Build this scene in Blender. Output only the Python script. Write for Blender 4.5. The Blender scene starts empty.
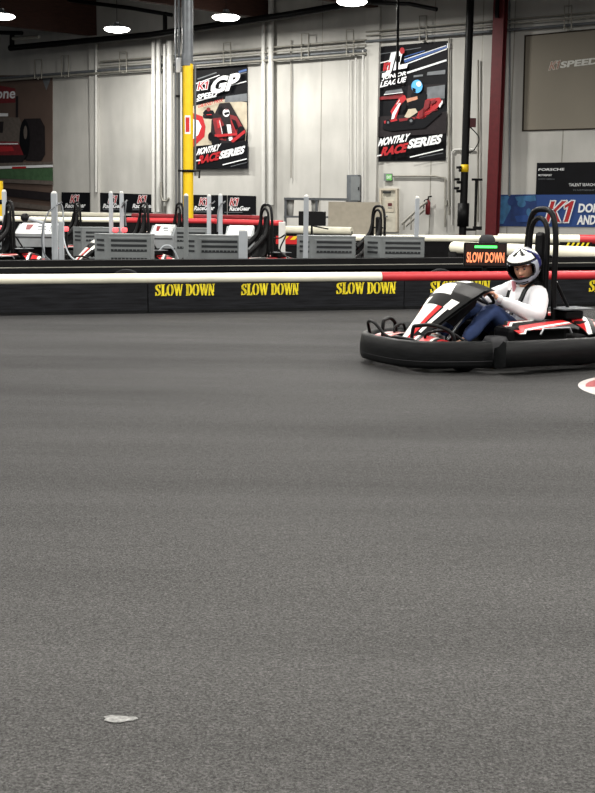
import bpy, bmesh, math, random
from mathutils import Vector, Matrix
random.seed(7)
scene = bpy.context.scene
COL = scene.collection
V = Vector
# ------------------------------------------------------------ camera
F = 1200.0
CAMH = 1.4
PITCH = math.atan(192.5 / F)
ROLL = 0.012
r0 = V((1, 0, 0)); u0 = V((0, math.sin(PITCH), math.cos(PITCH))); fw = V((0, math.cos(PITCH), -math.sin(PITCH)))
rt = r0 * math.cos(ROLL) + u0 * math.sin(ROLL)
up = u0 * math.cos(ROLL) - r0 * math.sin(ROLL)
CP = V((0, 0, CAMH))
cam = bpy.data.cameras.new('camera')
cam.sensor_fit = 'VERTICAL'; cam.sensor_height = 36.0; cam.lens = F / 793 * 36
cam.clip_end = 500
co = bpy.data.objects.new('camera', cam); COL.objects.link(co)
m = Matrix((rt, up, -fw)).transposed().to_4x4(); m.translation = CP
co.matrix_world = m
scene.camera = co
scene.view_settings.view_transform = 'Standard'
scene.view_settings.look = 'None'
scene.view_settings.gamma = 1
scene.view_settings.exposure = 0.0
scene.view_settings.use_curve_mapping = False
w = bpy.data.worlds.new('world'); scene.world = w; w.use_nodes = True
w.node_tree.nodes['Background'].inputs[0].default_value = (0.92, 0.95, 1.0, 1)
w.node_tree.nodes['Background'].inputs[1].default_value = 0.15
LAMP_W = 620.0


def ray(px, py):
    return fw + rt * ((px - 297.5) / F) - up * ((py - 396.5) / F)
def at(px, py, Y):
    d = ray(px, py); return CP + d * (Y / d.y)
def onz(px, py, z):
    d = ray(px, py); return CP + d * ((z - CAMH) / d.z)
def onplane(px, py, p, n):
    d = ray(px, py); return CP + d * ((p - CP).dot(n) / d.dot(n))

# ------------------------------------------------------------ materials
def lin(c):
    return tuple(((x / 255) / 12.92 if x <= 10 else (((x / 255) + .055) / 1.055) ** 2.4) for x in c)
MATS = {}
def mat(name, rgb, rough=.6, metal=0, var=.12, scale=6, emit=0, bump=0, stretch=(1, 1, 1), coat=0, spec=None):
    if name in MATS: return MATS[name]
    m = bpy.data.materials.new(name); m.use_nodes = True
    nt = m.node_tree; b = nt.nodes['Principled BSDF']
    c = lin(rgb)
    tc = nt.nodes.new('ShaderNodeTexCoord'); mp = nt.nodes.new('ShaderNodeMapping'); nz = nt.nodes.new('ShaderNodeTexNoise')
    mp.inputs['Scale'].default_value = stretch
    nz.inputs['Scale'].default_value = scale; nz.inputs['Detail'].default_value = 5
    nt.links.new(tc.outputs['Object'], mp.inputs[0]); nt.links.new(mp.outputs[0], nz.inputs[0])
    rp = nt.nodes.new('ShaderNodeValToRGB')
    rp.color_ramp.elements[0].position = .3; rp.color_ramp.elements[1].position = .7
    rp.color_ramp.elements[0].color = (*[x * (1 - var) for x in c], 1)
    rp.color_ramp.elements[1].color = (*[min(1, x * (1 + var)) for x in c], 1)
    nt.links.new(nz.outputs[0], rp.inputs[0]); nt.links.new(rp.outputs[0], b.inputs['Base Color'])
    b.inputs['Roughness'].default_value = rough; b.inputs['Metallic'].default_value = metal
    if spec is None: spec = .14 if max(rgb) < 60 else .4
    b.inputs['Specular IOR Level'].default_value = spec
    if coat: b.inputs['Coat Weight'].default_value = coat
    if emit:
        b.inputs['Emission Color'].default_value = (*c, 1); b.inputs['Emission Strength'].default_value = emit
    if bump:
        bp = nt.nodes.new('ShaderNodeBump'); bp.inputs['Strength'].default_value = bump; bp.inputs['Distance'].default_value = .01
        nt.links.new(nz.outputs[0], bp.inputs['Height']); nt.links.new(bp.outputs[0], b.inputs['Normal'])
    MATS[name] = m
    return m

def floor_mat():
    m = bpy.data.materials.new('asphalt'); m.use_nodes = True; nt = m.node_tree; N = nt.nodes; L = nt.links
    b = N['Principled BSDF']; tc = N.new('ShaderNodeTexCoord')
    def noise(scale, det=4, st=(1, 1, 1), rot=0, rough=.5):
        mp = N.new('ShaderNodeMapping'); mp.inputs['Scale'].default_value = st; mp.inputs['Rotation'].default_value = (0, 0, rot)
        n = N.new('ShaderNodeTexNoise'); n.inputs['Scale'].default_value = scale; n.inputs['Detail'].default_value = det; n.inputs['Roughness'].default_value = rough
        L.new(tc.outputs['Object'], mp.inputs[0]); L.new(mp.outputs[0], n.inputs[0]); return n
    def ramp(src, p0, c0, p1, c1):
        r = N.new('ShaderNodeValToRGB'); e = r.color_ramp.elements
        e[0].position = p0; e[0].color = (c0, c0, c0, 1); e[1].position = p1; e[1].color = (c1, c1, c1, 1)
        L.new(src.outputs[0], r.inputs[0]); return r
    def mul(a, bb, f=1, mode='MULTIPLY'):
        x = N.new('ShaderNodeMix'); x.data_type = 'RGBA'; x.blend_type = mode; x.inputs[0].default_value = f
        L.new(a, x.inputs[6]); L.new(bb, x.inputs[7]); return x.outputs[2]
    big = ramp(noise(.3, 3, (.7, 1, 1), .5), .3, .84, .7, 1.14)
    streak = ramp(noise(.9, 5, (.16, 1.0, 1), .6, .65), .3, .80, .72, 1.2)
    streak2 = ramp(noise(26, 3, (1, 1, 1), 0, .8), .3, .74, .7, 1.30)
    grain = ramp(noise(95, 3, rough=.85), .36, .35, .64, 1.7)
    grit = ramp(noise(150, 2, rough=.9), .62, 0, .78, .22)
    # floor colour darkens away from the camera, then stays dark; noise warps the edge
    sx = N.new('ShaderNodeSeparateXYZ'); L.new(tc.outputs['Object'], sx.inputs[0])
    m1 = N.new('ShaderNodeMath'); m1.operation = 'MULTIPLY_ADD'; m1.inputs[1].default_value = -.3; L.new(sx.outputs[0], m1.inputs[0]); L.new(sx.outputs[1], m1.inputs[2])
    nn = noise(.5, 3, (.3, 1, 1), .3); m2 = N.new('ShaderNodeMath'); m2.operation = 'MULTIPLY_ADD'; m2.inputs[1].default_value = 5; L.new(nn.outputs[0], m2.inputs[0]); L.new(m1.outputs[0], m2.inputs[2])
    m3 = N.new('ShaderNodeMapRange'); m3.inputs[1].default_value = 5.5; m3.inputs[2].default_value = 13; L.new(m2.outputs[0], m3.inputs[0])
    line = N.new('ShaderNodeValToRGB'); line.color_ramp.elements[0].color = (1.08, 1.07, 1.05, 1); line.color_ramp.elements[1].color = (.62, .62, .63, 1); L.new(m3.outputs[0], line.inputs[0])
    base = N.new('ShaderNodeRGB'); base.outputs[0].default_value = (0.058, 0.0573, 0.057, 1)
    c = mul(base.outputs[0], big.outputs[0]); c = mul(c, streak.outputs[0]); c = mul(c, streak2.outputs[0]); c = mul(c, line.outputs[0]); c = mul(c, grain.outputs[0]); c = mul(c, grit.outputs[0], 1, 'ADD')
    L.new(c, b.inputs['Base Color'])
    rr = ramp(noise(1.1, 4, (.2, 1.2, 1), .2), .3, .62, .7, .8); L.new(rr.outputs[0], b.inputs['Roughness'])
    b.inputs['Specular IOR Level'].default_value = .10
    bp = N.new('ShaderNodeBump'); bp.inputs['Strength'].default_value = .6; bp.inputs['Distance'].default_value = .006
    L.new(grain.outputs[0], bp.inputs['Height']); L.new(bp.outputs[0], b.inputs['Normal'])
    return m

def wall_mat():
    m = bpy.data.materials.new('painted_concrete'); m.use_nodes = True; nt = m.node_tree; N = nt.nodes; L = nt.links
    b = N['Principled BSDF']; tc = N.new('ShaderNodeTexCoord')
    n1 = N.new('ShaderNodeTexNoise'); n1.inputs['Scale'].default_value = .5; n1.inputs['Detail'].default_value = 6
    n2 = N.new('ShaderNodeTexNoise'); n2.inputs['Scale'].default_value = 2.2; n2.inputs['Detail'].default_value = 8
    mp = N.new('ShaderNodeMapping'); mp.inputs['Scale'].default_value = (1, 1, .25)
    L.new(tc.outputs['Object'], n1.inputs[0]); L.new(tc.outputs['Object'], mp.inputs[0]); L.new(mp.outputs[0], n2.inputs[0])
    r1 = N.new('ShaderNodeValToRGB'); r1.color_ramp.elements[0].position = .3; r1.color_ramp.elements[0].color = (.40, .395, .37, 1); r1.color_ramp.elements[1].position = .65; r1.color_ramp.elements[1].color = (.50, .492, .462, 1)
    r2 = N.new('ShaderNodeValToRGB'); r2.color_ramp.elements[0].position = .3; r2.color_ramp.elements[0].color = (.9, .9, .9, 1); r2.color_ramp.elements[1].position = .6; r2.color_ramp.elements[1].color = (1, 1, 1, 1)
    L.new(n1.outputs[0], r1.inputs[0]); L.new(n2.outputs[0], r2.inputs[0])
    x = N.new('ShaderNodeMix'); x.data_type = 'RGBA'; x.blend_type = 'MULTIPLY'; x.inputs[0].default_value = 1
    L.new(r1.outputs[0], x.inputs[6]); L.new(r2.outputs[0], x.inputs[7]); L.new(x.outputs[2], b.inputs['Base Color'])
    b.inputs['Roughness'].default_value = .85
    return m

BLACK = mat('black_plastic', (17, 18, 19), .5, var=.3, scale=9, stretch=(1, 1, 5), bump=.15)
BLKM = mat('black_metal', (14, 14, 15), .45)
BOARD = mat('scuffed_black_board', (24, 25, 28), .6, var=.6, scale=4, stretch=(.6, .6, 9), bump=.2)
DARKB = mat('matt_black_panel', (13, 13, 14), .85, var=.3)
WHITE = mat('white_gloss', (232, 232, 226), .35, var=.05, coat=.2)
CREAM = mat('white_pipe', (232, 228, 208), .45, var=.09, scale=3)
REDP = mat('red_pipe', (188, 48, 54), .45, var=.10, scale=3)
DREDP = mat('dark_red_pipe', (140, 40, 46), .5, var=.1)
RED = mat('racing_red', (184, 32, 34), .35, var=.08, coat=.3)
GREY = mat('cabinet_grey', (112, 116, 117), .5, var=.08)
GREYD = mat('slot_dark', (46, 48, 50), .7)
GREYL = mat('post_grey', (158, 163, 168), .45, var=.06)
STEEL = mat('steel', (150, 152, 155), .35, .8)
STEELD = mat('grey_painted_steel', (98, 102, 106), .45, .2, var=.15)
YEL = mat('safety_yellow', (222, 184, 20), .45, var=.06)
LETY = mat('yellow_lettering', (236, 214, 40), .55, var=.22, scale=30)
RUB = mat('tyre_rubber', (18, 18, 19), .8, var=.2)
CHAR = mat('charcoal_cover', (48, 48, 50), .6)
SILV = mat('silver_paint', (170, 174, 186), .35, .3, var=.08)
WOOD = mat('brown_glulam', (60, 35, 27), .8, var=.25, scale=3, stretch=(1, 1, 8))
ROOF = mat('dark_roof_deck', (34, 26, 24), .9, var=.3)
MAROON = mat('maroon_steel', (92, 22, 28), .55, var=.15)
PIPEW = mat('white_conduit', (190, 190, 186), .4, var=.06)
PIPEG = mat('galvanised_conduit', (140, 138, 130), .5, .2)
BLUE = mat('banner_blue', (30, 64, 124), .6, var=.08, scale=1)
DBLUE = mat('banner_dark_blue', (22, 48, 98), .6, var=.3, scale=3)
LBLUE = mat('photo_light_blue', (50, 98, 138), .6, var=.3, scale=4)
PBLK = mat('poster_black', (11, 12, 16), .6, var=.3, scale=2)
PWHT = mat('poster_white', (226, 228, 230), .5, var=.03)
PGRY = mat('poster_grey', (96, 100, 104), .5, var=.25, scale=3)
PBEI = mat('poster_beige', (176, 166, 146), .5, var=.15, scale=3)
PRED = mat('poster_red', (164, 30, 36), .5, var=.08)
PDRED = mat('poster_dark_red', (110, 22, 28), .5, var=.25)
PBLU = mat('poster_blue', (52, 88, 150), .5)
PSKY = mat('poster_helmet_blue', (76, 156, 216), .5)
PSKIN = mat('poster_skin', (180, 130, 104), .5)
PGRN = mat('poster_green', (62, 92, 62), .6, var=.2)
MURAL = mat('mural_brown', (90, 74, 66), .7, var=.12, scale=1)
MURD = mat('mural_dark', (36, 32, 34), .6, var=.2)
MURL = mat('mural_light', (96, 88, 82), .6, var=.2)
SCR = mat('screen_fabric', (122, 116, 104), .7, var=.05, scale=.6)
SCRF = mat('screen_frame', (46, 40, 34), .6)
SCRT = mat('screen_white', (198, 198, 192), .6)
SCRR = mat('screen_tan', (156, 122, 108), .6)
DOORM = mat('door_paint', (180, 176, 162), .6)
BEIGE = mat('beige_panel', (178, 170, 154), .75, var=.08)
GRN = mat('exit_green', (96, 170, 84), .5, var=.1)
SKIN_ = mat('skin', (198, 148, 122), .55, var=.05)
SHIRT = mat('white_sweatshirt', (212, 211, 214), .85, var=.05, scale=14, bump=.5)
JEAN = mat('navy_denim', (38, 54, 92), .85, var=.15, scale=20, bump=.4)
SHOE = mat('shoe_dark', (30, 32, 38), .6)
PINK = mat('pink_padding', (226, 150, 160), .7)
HBLUE = mat('helmet_blue', (34, 36, 96), .3, coat=.4)
LIPS = mat('lips', (168, 86, 84), .5)
HAIR = mat('hair_dark', (44, 32, 28), .6)
MAROONT = mat('dark_red_tag', (84, 34, 38), .6)
LED_O = mat('led_orange', (255, 142, 96), .5, emit=.75)
LED_G = mat('led_green', (80, 255, 110), .5, emit=1.6)
LED_R = mat('led_red', (255, 92, 96), .5, emit=1.1)
GLOW = mat('lamp_diffuser', (255, 252, 244), .5, var=0, emit=14)
WALLM = wall_mat()
FLOORM = floor_mat()

# ------------------------------------------------------------ mesh helpers
class MB:
    def __init__(s): s.v = []; s.f = []; s.m = []; s.mats = []; s.sm = []
    def mi(s, mt):
        if mt not in s.mats: s.mats.append(mt)
        return s.mats.index(mt)
    def add(s, vs, fs, mt, smooth=False):
        o = len(s.v); k = s.mi(mt)
        s.v += [tuple(p) for p in vs]
        for f in fs: s.f.append(tuple(i + o for i in f)); s.m.append(k); s.sm.append(smooth)
        return s
    def box(s, c, d, mt, M=None, bev=0):
        x, y, z = d[0] / 2, d[1] / 2, d[2] / 2
        if bev:
            bm = bmesh.new(); bmesh.ops.create_cube(bm, size=1)
            for v in bm.verts: v.co = V((v.co.x * d[0], v.co.y * d[1], v.co.z * d[2]))
            bmesh.ops.bevel(bm, geom=bm.edges[:], offset=bev, segments=2, affect='EDGES', profile=.5)
            vs = [v.co.copy() for v in bm.verts]; bm.verts.index_update(); fs = [[v.index for v in f.verts] for f in bm.faces]; bm.free()
        else:
            vs = [V((a * x, b * y, e * z)) for a in (-1, 1) for b in (-1, 1) for e in (-1, 1)]
            fs = [(0, 1, 3, 2), (4, 6, 7, 5), (0, 4, 5, 1), (2, 3, 7, 6), (0, 2, 6, 4), (1, 5, 7, 3)]
        c = V(c)
        vs = [(M @ v if M else v) + c for v in vs]
        return s.add(vs, fs, mt)
    def tube(s, pts, r, mt, n=8, caps=True, closed=False):
        pts = [V(p) for p in pts]; N = len(pts)
        rs = r if isinstance(r, (list, tuple)) else [r] * N
        rings = []; prev = None
        for i, p in enumerate(pts):
            if closed: t = (pts[(i + 1) % N] - pts[i - 1])
            elif i == 0: t = pts[1] - p
            elif i == N - 1: t = p - pts[i - 1]
            else: t = (pts[i + 1] - p).normalized() + (p - pts[i - 1]).normalized()
            if t.length < 1e-9: t = V((0, 0, 1))
            t.normalize()
            if prev is None:
                a = V((0, 0, 1)) if abs(t.z) < .9 else V((1, 0, 0))
                prev = t.cross(a).normalized()
            prev = (prev - t * prev.dot(t)).normalized()
            b = t.cross(prev)
            rings.append([p + (prev * math.cos(2 * math.pi * k / n) + b * math.sin(2 * math.pi * k / n)) * rs[i] for k in range(n)])
        vs = [q for rg in rings for q in rg]; fs = []
        for i in range(N if closed else N - 1):
            j = (i + 1) % N
            for k in range(n):
                fs.append((i * n + k, i * n + (k + 1) % n, j * n + (k + 1) % n, j * n + k))
        s.add(vs, fs, mt, True)
        if caps and not closed:
            s.add(rings[0], [tuple(range(n))[::-1]], mt); s.add(rings[-1], [tuple(range(n))], mt)
        return s
    def lathe(s, prof, mt, o=(0, 0, 0), M=None, n=24):
        vs = []; fs = []; o = V(o)
        for (r, z) in prof:
            for k in range(n):
                p = V((r * math.cos(2 * math.pi * k / n), r * math.sin(2 * math.pi * k / n), z))
                vs.append((M @ p if M else p) + o)
        for i in range(len(prof) - 1):
            for k in range(n): fs.append((i * n + k, i * n + (k + 1) % n, (i + 1) * n + (k + 1) % n, (i + 1) * n + k))
        return s.add(vs, fs, mt, True)
    def prism(s, poly, h, mt, fn=None):
        """poly: 3d points (planar); h: extrusion vector"""
        n = len(poly); h = V(h)
        vs = [V(p) for p in poly] + [V(p) + h for p in poly]
        fs = [tuple(range(n))[::-1], tuple(range(n, 2 * n))] + [(i, (i + 1) % n, n + (i + 1) % n, n + i) for i in range(n)]
        return s.add(vs, fs, mt)
    def sweep(s, path, sec, mt, smooth=True, closed=False):
        """path: plan points (x,y); sec: closed polygon of (outward offset, z)"""
        P = [V((p[0], p[1], 0)) for p in path]; N = len(P); n = len(sec); vs = []
        for i, p in enumerate(P):
            t = (P[min(i + 1, N - 1)] - P[max(i - 1, 0)]).normalized()
            o = V((t.y, -t.x, 0))
            for (a, z) in sec: vs.append(p + o * a + V((0, 0, z)))
        fs = [(i * n + k, i * n + (k + 1) % n, (i + 1) * n + (k + 1) % n, (i + 1) * n + k) for i in range(N - 1) for k in range(n)]
        s.add(vs, fs, mt, smooth)
        s.add(vs[:n], [tuple(range(n))], mt); s.add(vs[-n:], [tuple(range(n))[::-1]], mt)
        return s
    def grid(s, fn, nu, nv, mfn, smooth=True):
        vs = [V(fn(i / nu, j / nv)) for i in range(nu + 1) for j in range(nv + 1)]
        o = len(s.v); s.v += [tuple(p) for p in vs]
        for i in range(nu):
            for j in range(nv):
                mt = mfn((i + .5) / nu, (j + .5) / nv)
                if mt is None: continue
                a = o + i * (nv + 1) + j
                s.f.append((a, a + 1, a + nv + 2, a + nv + 1)); s.m.append(s.mi(mt)); s.sm.append(smooth)
        return s
    def build(s, name, parent=None, fix=True):
        me = bpy.data.meshes.new(name); me.from_pydata(s.v, [], s.f)
        for mt in s.mats: me.materials.append(mt)
        for p, k, q in zip(me.polygons, s.m, s.sm): p.material_index = k; p.use_smooth = q
        if fix:
            bm = bmesh.new(); bm.from_mesh(me); bmesh.ops.recalc_face_normals(bm, faces=bm.faces[:]); bm.to_mesh(me); bm.free()
        me.update()
        o = bpy.data.objects.new(name, me); COL.objects.link(o)
        if parent: o.parent = parent
        return o

def thing(name, label, cat, loc=(0, 0, 0), rz=0, group=None):
    o = bpy.data.objects.new(name, None); COL.objects.link(o); o.empty_display_size = .1
    o.location = loc; o.rotation_euler = (0, 0, rz); o['label'] = label; o['category'] = cat
    if group: o['group'] = group
    return o
def tag(o, label, cat, group=None, kind=None):
    o['label'] = label; o['category'] = cat
    if group: o['group'] = group
    if kind: o['kind'] = kind
    return o
def struct(o, label=None):
    o['kind'] = 'structure'
    if label: o['label'] = label
    return o
def recentre(o, rz=0.0):
    """move the object's origin to the base centre of its mesh"""
    if rz:
        o.data.transform(Matrix.Rotation(-rz, 4, 'Z')); recentre(o)
        o.location = Matrix.Rotation(rz, 3, 'Z') @ o.location; o.rotation_euler = (0, 0, rz); return o
    vs = [v.co for v in o.data.vertices]
    c = V(((min(v.x for v in vs) + max(v.x for v in vs)) / 2, (min(v.y for v in vs) + max(v.y for v in vs)) / 2, min(v.z for v in vs)))
    o.data.transform(Matrix.Translation(-c)); o.location = c
    return o
def copy_tree(o, parent=None):
    c = o.copy(); COL.objects.link(c); c.parent = parent
    if parent: c.matrix_parent_inverse = o.matrix_parent_inverse.copy()
    for ch in list(o.children): copy_tree(ch, c)
    return c
def Rz(a): return Matrix.Rotation(a, 3, 'Z')
def Rx(a): return Matrix.Rotation(a, 3, 'X')
def Ry(a): return Matrix.Rotation(a, 3, 'Y')
def bez(pts, n=8):
    """catmull-rom through points"""
    P = [V(p) for p in pts]; P = [P[0] * 2 - P[1]] + P + [P[-1] * 2 - P[-2]]; out = []
    for i in range(1, len(P) - 2):
        for k in range(n):
            t = k / n; a, b, c, d = P[i - 1], P[i], P[i + 1], P[i + 2]
            out.append(.5 * ((2 * b) + (c - a) * t + (2 * a - 5 * b + 4 * c - d) * t * t + (3 * b - a - 3 * c + d) * t ** 3))
    out.append(P[-2]); return out

# text outlines as 2D triangles, bbox scaled to the unit square
TX = {}
def text2d(s, off=0.0, space=1.0):
    key = (s, off, space)
    if key in TX: return TX[key]
    cu = bpy.data.curves.new('t', 'FONT'); cu.body = s; cu.offset = off; cu.space_character = space; cu.fill_mode = 'FRONT'; cu.resolution_u = 3
    o = bpy.data.objects.new('t', cu); COL.objects.link(o)
    dg = bpy.context.evaluated_depsgraph_get(); me = bpy.data.meshes.new_from_object(o.evaluated_get(dg))
    vs = [(v.co.x, v.co.y) for v in me.vertices]; fs = [tuple(p.vertices) for p in me.polygons]
    bpy.data.objects.remove(o); bpy.data.meshes.remove(me); bpy.data.curves.remove(cu)
    x0 = min(v[0] for v in vs) + off; x1 = max(v[0] for v in vs) - off; y0 = min(v[1] for v in vs) + off; y1 = max(v[1] for v in vs) - off
    vs = [((a - x0) / (x1 - x0), (b - y0) / (y1 - y0)) for a, b in vs]
    TX[key] = (vs, fs); return TX[key]

# stencil serif letters (unit height) for SLOW DOWN
def stencil(word):
    polys = []; x = 0
    def ring(cx, a0, a1, ro=.34, ri=.15):
        for i in range(8):
            t0 = a0 + (a1 - a0) * i / 8; t1 = a0 + (a1 - a0) * (i + 1) / 8
            q = lambda r, ry, t: (cx + r * math.cos(t), .5 + ry * math.sin(t))
            polys.append([q(ro, .5, t0), q(ro, .5, t1), q(ri, .43, t1), q(ri, .43, t0)])
    R = lambda a, b, c, d: polys.append([(a, b), (c, b), (c, d), (a, d)])
    h = math.pi / 2
    for ch in word:
        if ch == 'L':
            R(x + .08, .0, x + .30, 1); R(x, .93, x + .38, 1); R(x, 0, x + .58, .07); polys.append([(x + .4, .07), (x + .58, .07), (x + .58, .32)]); x += .66
        elif ch == 'O':
            ring(x + .30, h + .12, 3 * h - .12); ring(x + .38, -h + .12, h - .12); x += .78
        elif ch == 'D':
            R(x + .06, 0, x + .26, 1); R(x, .93, x + .26, 1); R(x, 0, x + .26, .07); ring(x + .33, -h + .05, h - .05); x += .76
        elif ch == 'N':
            R(x + .04, 0, x + .12, 1); R(x - .02, 0, x + .2, .06)
            polys.append([(x + .0, 1), (x + .22, 1), (x + .60, 0), (x + .42, 0)]); R(x + .52, .3, x + .60, 1); R(x + .44, .94, x + .68, 1); x += .78
        elif ch == 'W':
            polys.append([(x, 1), (x + .2, 1), (x + .36, 0), (x + .26, 0)]); polys.append([(x + .30, .15), (x + .36, .0), (x + .47, .75), (x + .43, .9)])
            polys.append([(x + .40, 1), (x + .60, 1), (x + .74, 0), (x + .64, 0)]); polys.append([(x + .70, .15), (x + .75, 0), (x + .93, 1), (x + .87, 1)])
            R(x - .04, .94, x + .26, 1); R(x + .82, .94, x + .98, 1); x += 1.02
        elif ch == 'S':
            c = [(.50, .74), (.46, .90), (.30, .95), (.14, .86), (.10, .72), (.20, .58), (.38, .46), (.50, .32), (.46, .14), (.28, .05), (.12, .1), (.06, .26)]
            wd = [.05, .05, .05, .09, .10, .11, .12, .11, .09, .05, .05, .05]
            for i in range(len(c) - 1):
                (a, b), (cc, d) = c[i], c[i + 1]; L = math.hypot(cc - a, d - b); nx, ny = -(d - b) / L, (cc - a) / L; w0, w1 = wd[i], wd[i + 1]
                polys.append([(x + a + nx * w0, b + ny * w0 * .6), (x + cc + nx * w1, d + ny * w1 * .6), (x + cc - nx * w1, d - ny * w1 * .6), (x + a - nx * w0, b - ny * w0 * .6)])
            R(x + .47, .68, x + .55, .98); R(x + .01, .02, x + .09, .32); x += .66
        elif ch == ' ': x += .34
    return [[(a / x, b) for a, b in p] for p in polys], x

# flat print on a plane, drawn in photo-frame coordinates of a crop (x0,y0,scale)
class Print:
    def __init__(s, planefn, x0=0, y0=0, sc=1): s.fn = planefn; s.z = (x0, y0, sc); s.mb = MB(); s.k = 1
    def P(s, x, y, off): return s.fn(s.z[0] + x / s.z[2], s.z[1] + y / s.z[2], off)
    def poly(s, pts, mt):
        s.k += 1; s.mb.add([s.P(x, y, .004 * s.k) for x, y in pts], [tuple(range(len(pts)))], mt); return s
    def polys(s, ps, mt):
        s.k += 1
        for pts in ps: s.mb.add([s.P(x, y, .004 * s.k) for x, y in pts], [tuple(range(len(pts)))], mt)
        return s
    def ell(s, cx, cy, rx, ry, mt, n=20):
        return s.poly([(cx + rx * math.cos(2 * math.pi * i / n), cy + ry * math.sin(2 * math.pi * i / n)) for i in range(n)], mt)
    def line(s, x0, y0, x1, y1, wd, mt):
        L = math.hypot(x1 - x0, y1 - y0); nx, ny = -(y1 - y0) / L * wd / 2, (x1 - x0) / L * wd / 2
        return s.poly([(x0 + nx, y0 + ny), (x1 + nx, y1 + ny), (x1 - nx, y1 - ny), (x0 - nx, y0 - ny)], mt)
    def text(s, t, ox, oy, wx, wy, hx, hy, mt, off=.0, space=1.0):
        vs, fs = text2d(t, off, space); s.k += 1
        s.mb.add([s.P(ox + a * wx + b * hx, oy + a * wy + b * hy, .004 * s.k) for a, b in vs], fs, mt); return s
    def k1(s, ox, oy, wx, wy, hx, hy, rim, fill, edge):
        L = [[(0, 0), (.15, 0), (.15, 1), (0, 1)], [(.13, .48), (.42, 1), (.60, 1), (.27, .47)], [(.12, .52), (.24, .62), (.60, 0), (.42, 0)],
             [(.74, 0), (.90, 0), (.90, 1), (.80, 1), (.58, .78), (.62, .66), (.74, .76)]]
        L = [[(ox + a * wx + b * hx, oy + a * wy + b * hy) for a, b in q] for q in L]
        out = []
        for q in L:
            for i in range(len(q)):
                (a, b), (c, d) = q[i], q[(i + 1) % len(q)]; ln = math.hypot(c - a, d - b) or 1
                ex, ey = (c - a) / ln * edge, (d - b) / ln * edge
                out.append([(a - ex - ey, b - ey + ex), (c + ex - ey, d + ey + ex), (c + ex + ey, d + ey - ex), (a - ex + ey, b - ey - ex)])
        s.polys(out, rim); return s.polys(L, fill)
    def slab(s, quad, mt, th=.03):
        s.mb.prism([s.P(x, y, .004) for x, y in quad], s.fn.n * th, mt); s.k = int((th + .004) / .004) + 1; return s

# ------------------------------------------------------------ the wall plane
WT = .72
WD = V((1, -WT, 0)).normalized()
WALLANG = math.atan2(WD.y, WD.x)
WN = V((-WT, -1, 0)).normalized()
WO = V((0, 47, 0))
def W(px, py, off=0.0): return onplane(px, py, WO + WN * off, WN)
W.n = WN
def sW(px, py=200): return (W(px, py) - WO).dot(WD)

ROOFZ = 10.0

# lamps first: they light the place
def make_lamp():
    t = thing('high_bay_lamp', '', 'ceiling lamp')
    h = MB(); h.lathe([(.0, .26), (.10, .26), (.11, .24), (.12, .17), (.30, .10), (.43, .02), (.43, 0), (.41, 0), (.29, .08), (.10, .15)], STEELD)
    h.build('reflector', t)
    d = MB(); d.lathe([(.001, -.12), (.26, -.115), (.42, -.08), (.49, -.03), (.50, .0), (.46, .03)], GLOW); d.build('diffuser', t)
    c = MB(); c.tube([(0, 0, .24), (0, 0, 1.98)], .012, BLKM, 6); c.build('hanging_rod', t)
    la = bpy.data.lights.new('lamp_light', 'AREA'); la.shape = 'DISK'; la.size = .46; la.energy = LAMP_W; la.color = (1, .97, .91)
    lo = bpy.data.objects.new('lamp_light', la); COL.objects.link(lo); lo.parent = t; lo.location = (0, 0, -.122)
    return t
LP = make_lamp(); first = True
def put_lamp(p, label, group=None):
    global first
    o = LP if first else copy_tree(LP); first = False
    o.location = p; o['label'] = label
    if group: o['group'] = group
    elif 'group' in o: del o['group']
    return o
lampn = ['leftmost glowing ceiling lamp, cut by the left edge of the view', 'glowing ceiling lamp hanging lowest in view beside the brown beam end', 'glowing ceiling lamp just right of the grey column top', 'glowing ceiling lamp at the top edge above the wall between the two posters']
for (px, py), lb in zip([(1, 16), (117, 29), (226, 17), (352, 1.5)], lampn):
    put_lamp(onz(px, py, 8.0), lb, 'glowing ceiling lamps by the far wall')
for X in (-16, -8, 0, 8, 16):
    for Y in (-3, 5, 13, 21, 29):
        put_lamp(V((X, Y, 8.0)), 'ceiling lamp hanging above the track outside the view', 'ceiling lamps above the track')

# ------------------------------------------------------------ structure
fl = MB(); fl.add([(-40, -12, 0), (34, -12, 0), (34, 75, 0), (-40, 75, 0)], [(0, 1, 2, 3)], FLOORM)
struct(fl.build('floor'))
c0 = WO + WD * -42; c1 = WO + WD * 34
wl = MB(); wl.prism([c0, c1, c1 + V((0, 0, ROOFZ)), c0 + V((0, 0, ROOFZ))], -WN * .3, WALLM)
struct(recentre(wl.build('wall_back'), WALLANG))
rf = MB(); rf.prism([(-40, -12, ROOFZ), (34, -12, ROOFZ), (34, 75, ROOFZ), (-40, 75, ROOFZ)], (0, 0, .2), ROOF)
for k in range(-9, 12):        # roof purlins parallel to the wall
    a = WO + WN * (2 + 2.4 * (k + 9)) + V((0, 0, ROOFZ - .12))
    rf.prism([a + WD * -24, a + WD * 18, a + WD * 18 + V((0, 0, .12)), a + WD * -24 + V((0, 0, .12))], WN * .06, WOOD)
struct(rf.build('ceiling'))
BP = W(97, 36); ZB = BP.z; BD = (onz(0, 25, ZB) - BP).normalized()
n = 0
for px in (97, 267, 371, 493, -90, 640):
    n += 1
    b = WO + WD * sW(px)
    g = MB(); g.prism([b + WD * -.13 + V((0, 0, ZB)), b + WD * .13 + V((0, 0, ZB)), b + WD * .13 + V((0, 0, ROOFZ)), b + WD * -.13 + V((0, 0, ROOFZ))], BD * 26, WOOD)
    struct(recentre(g.build('trim_%d' % n), WALLANG), 'brown laminated timber roof beam')
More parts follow.
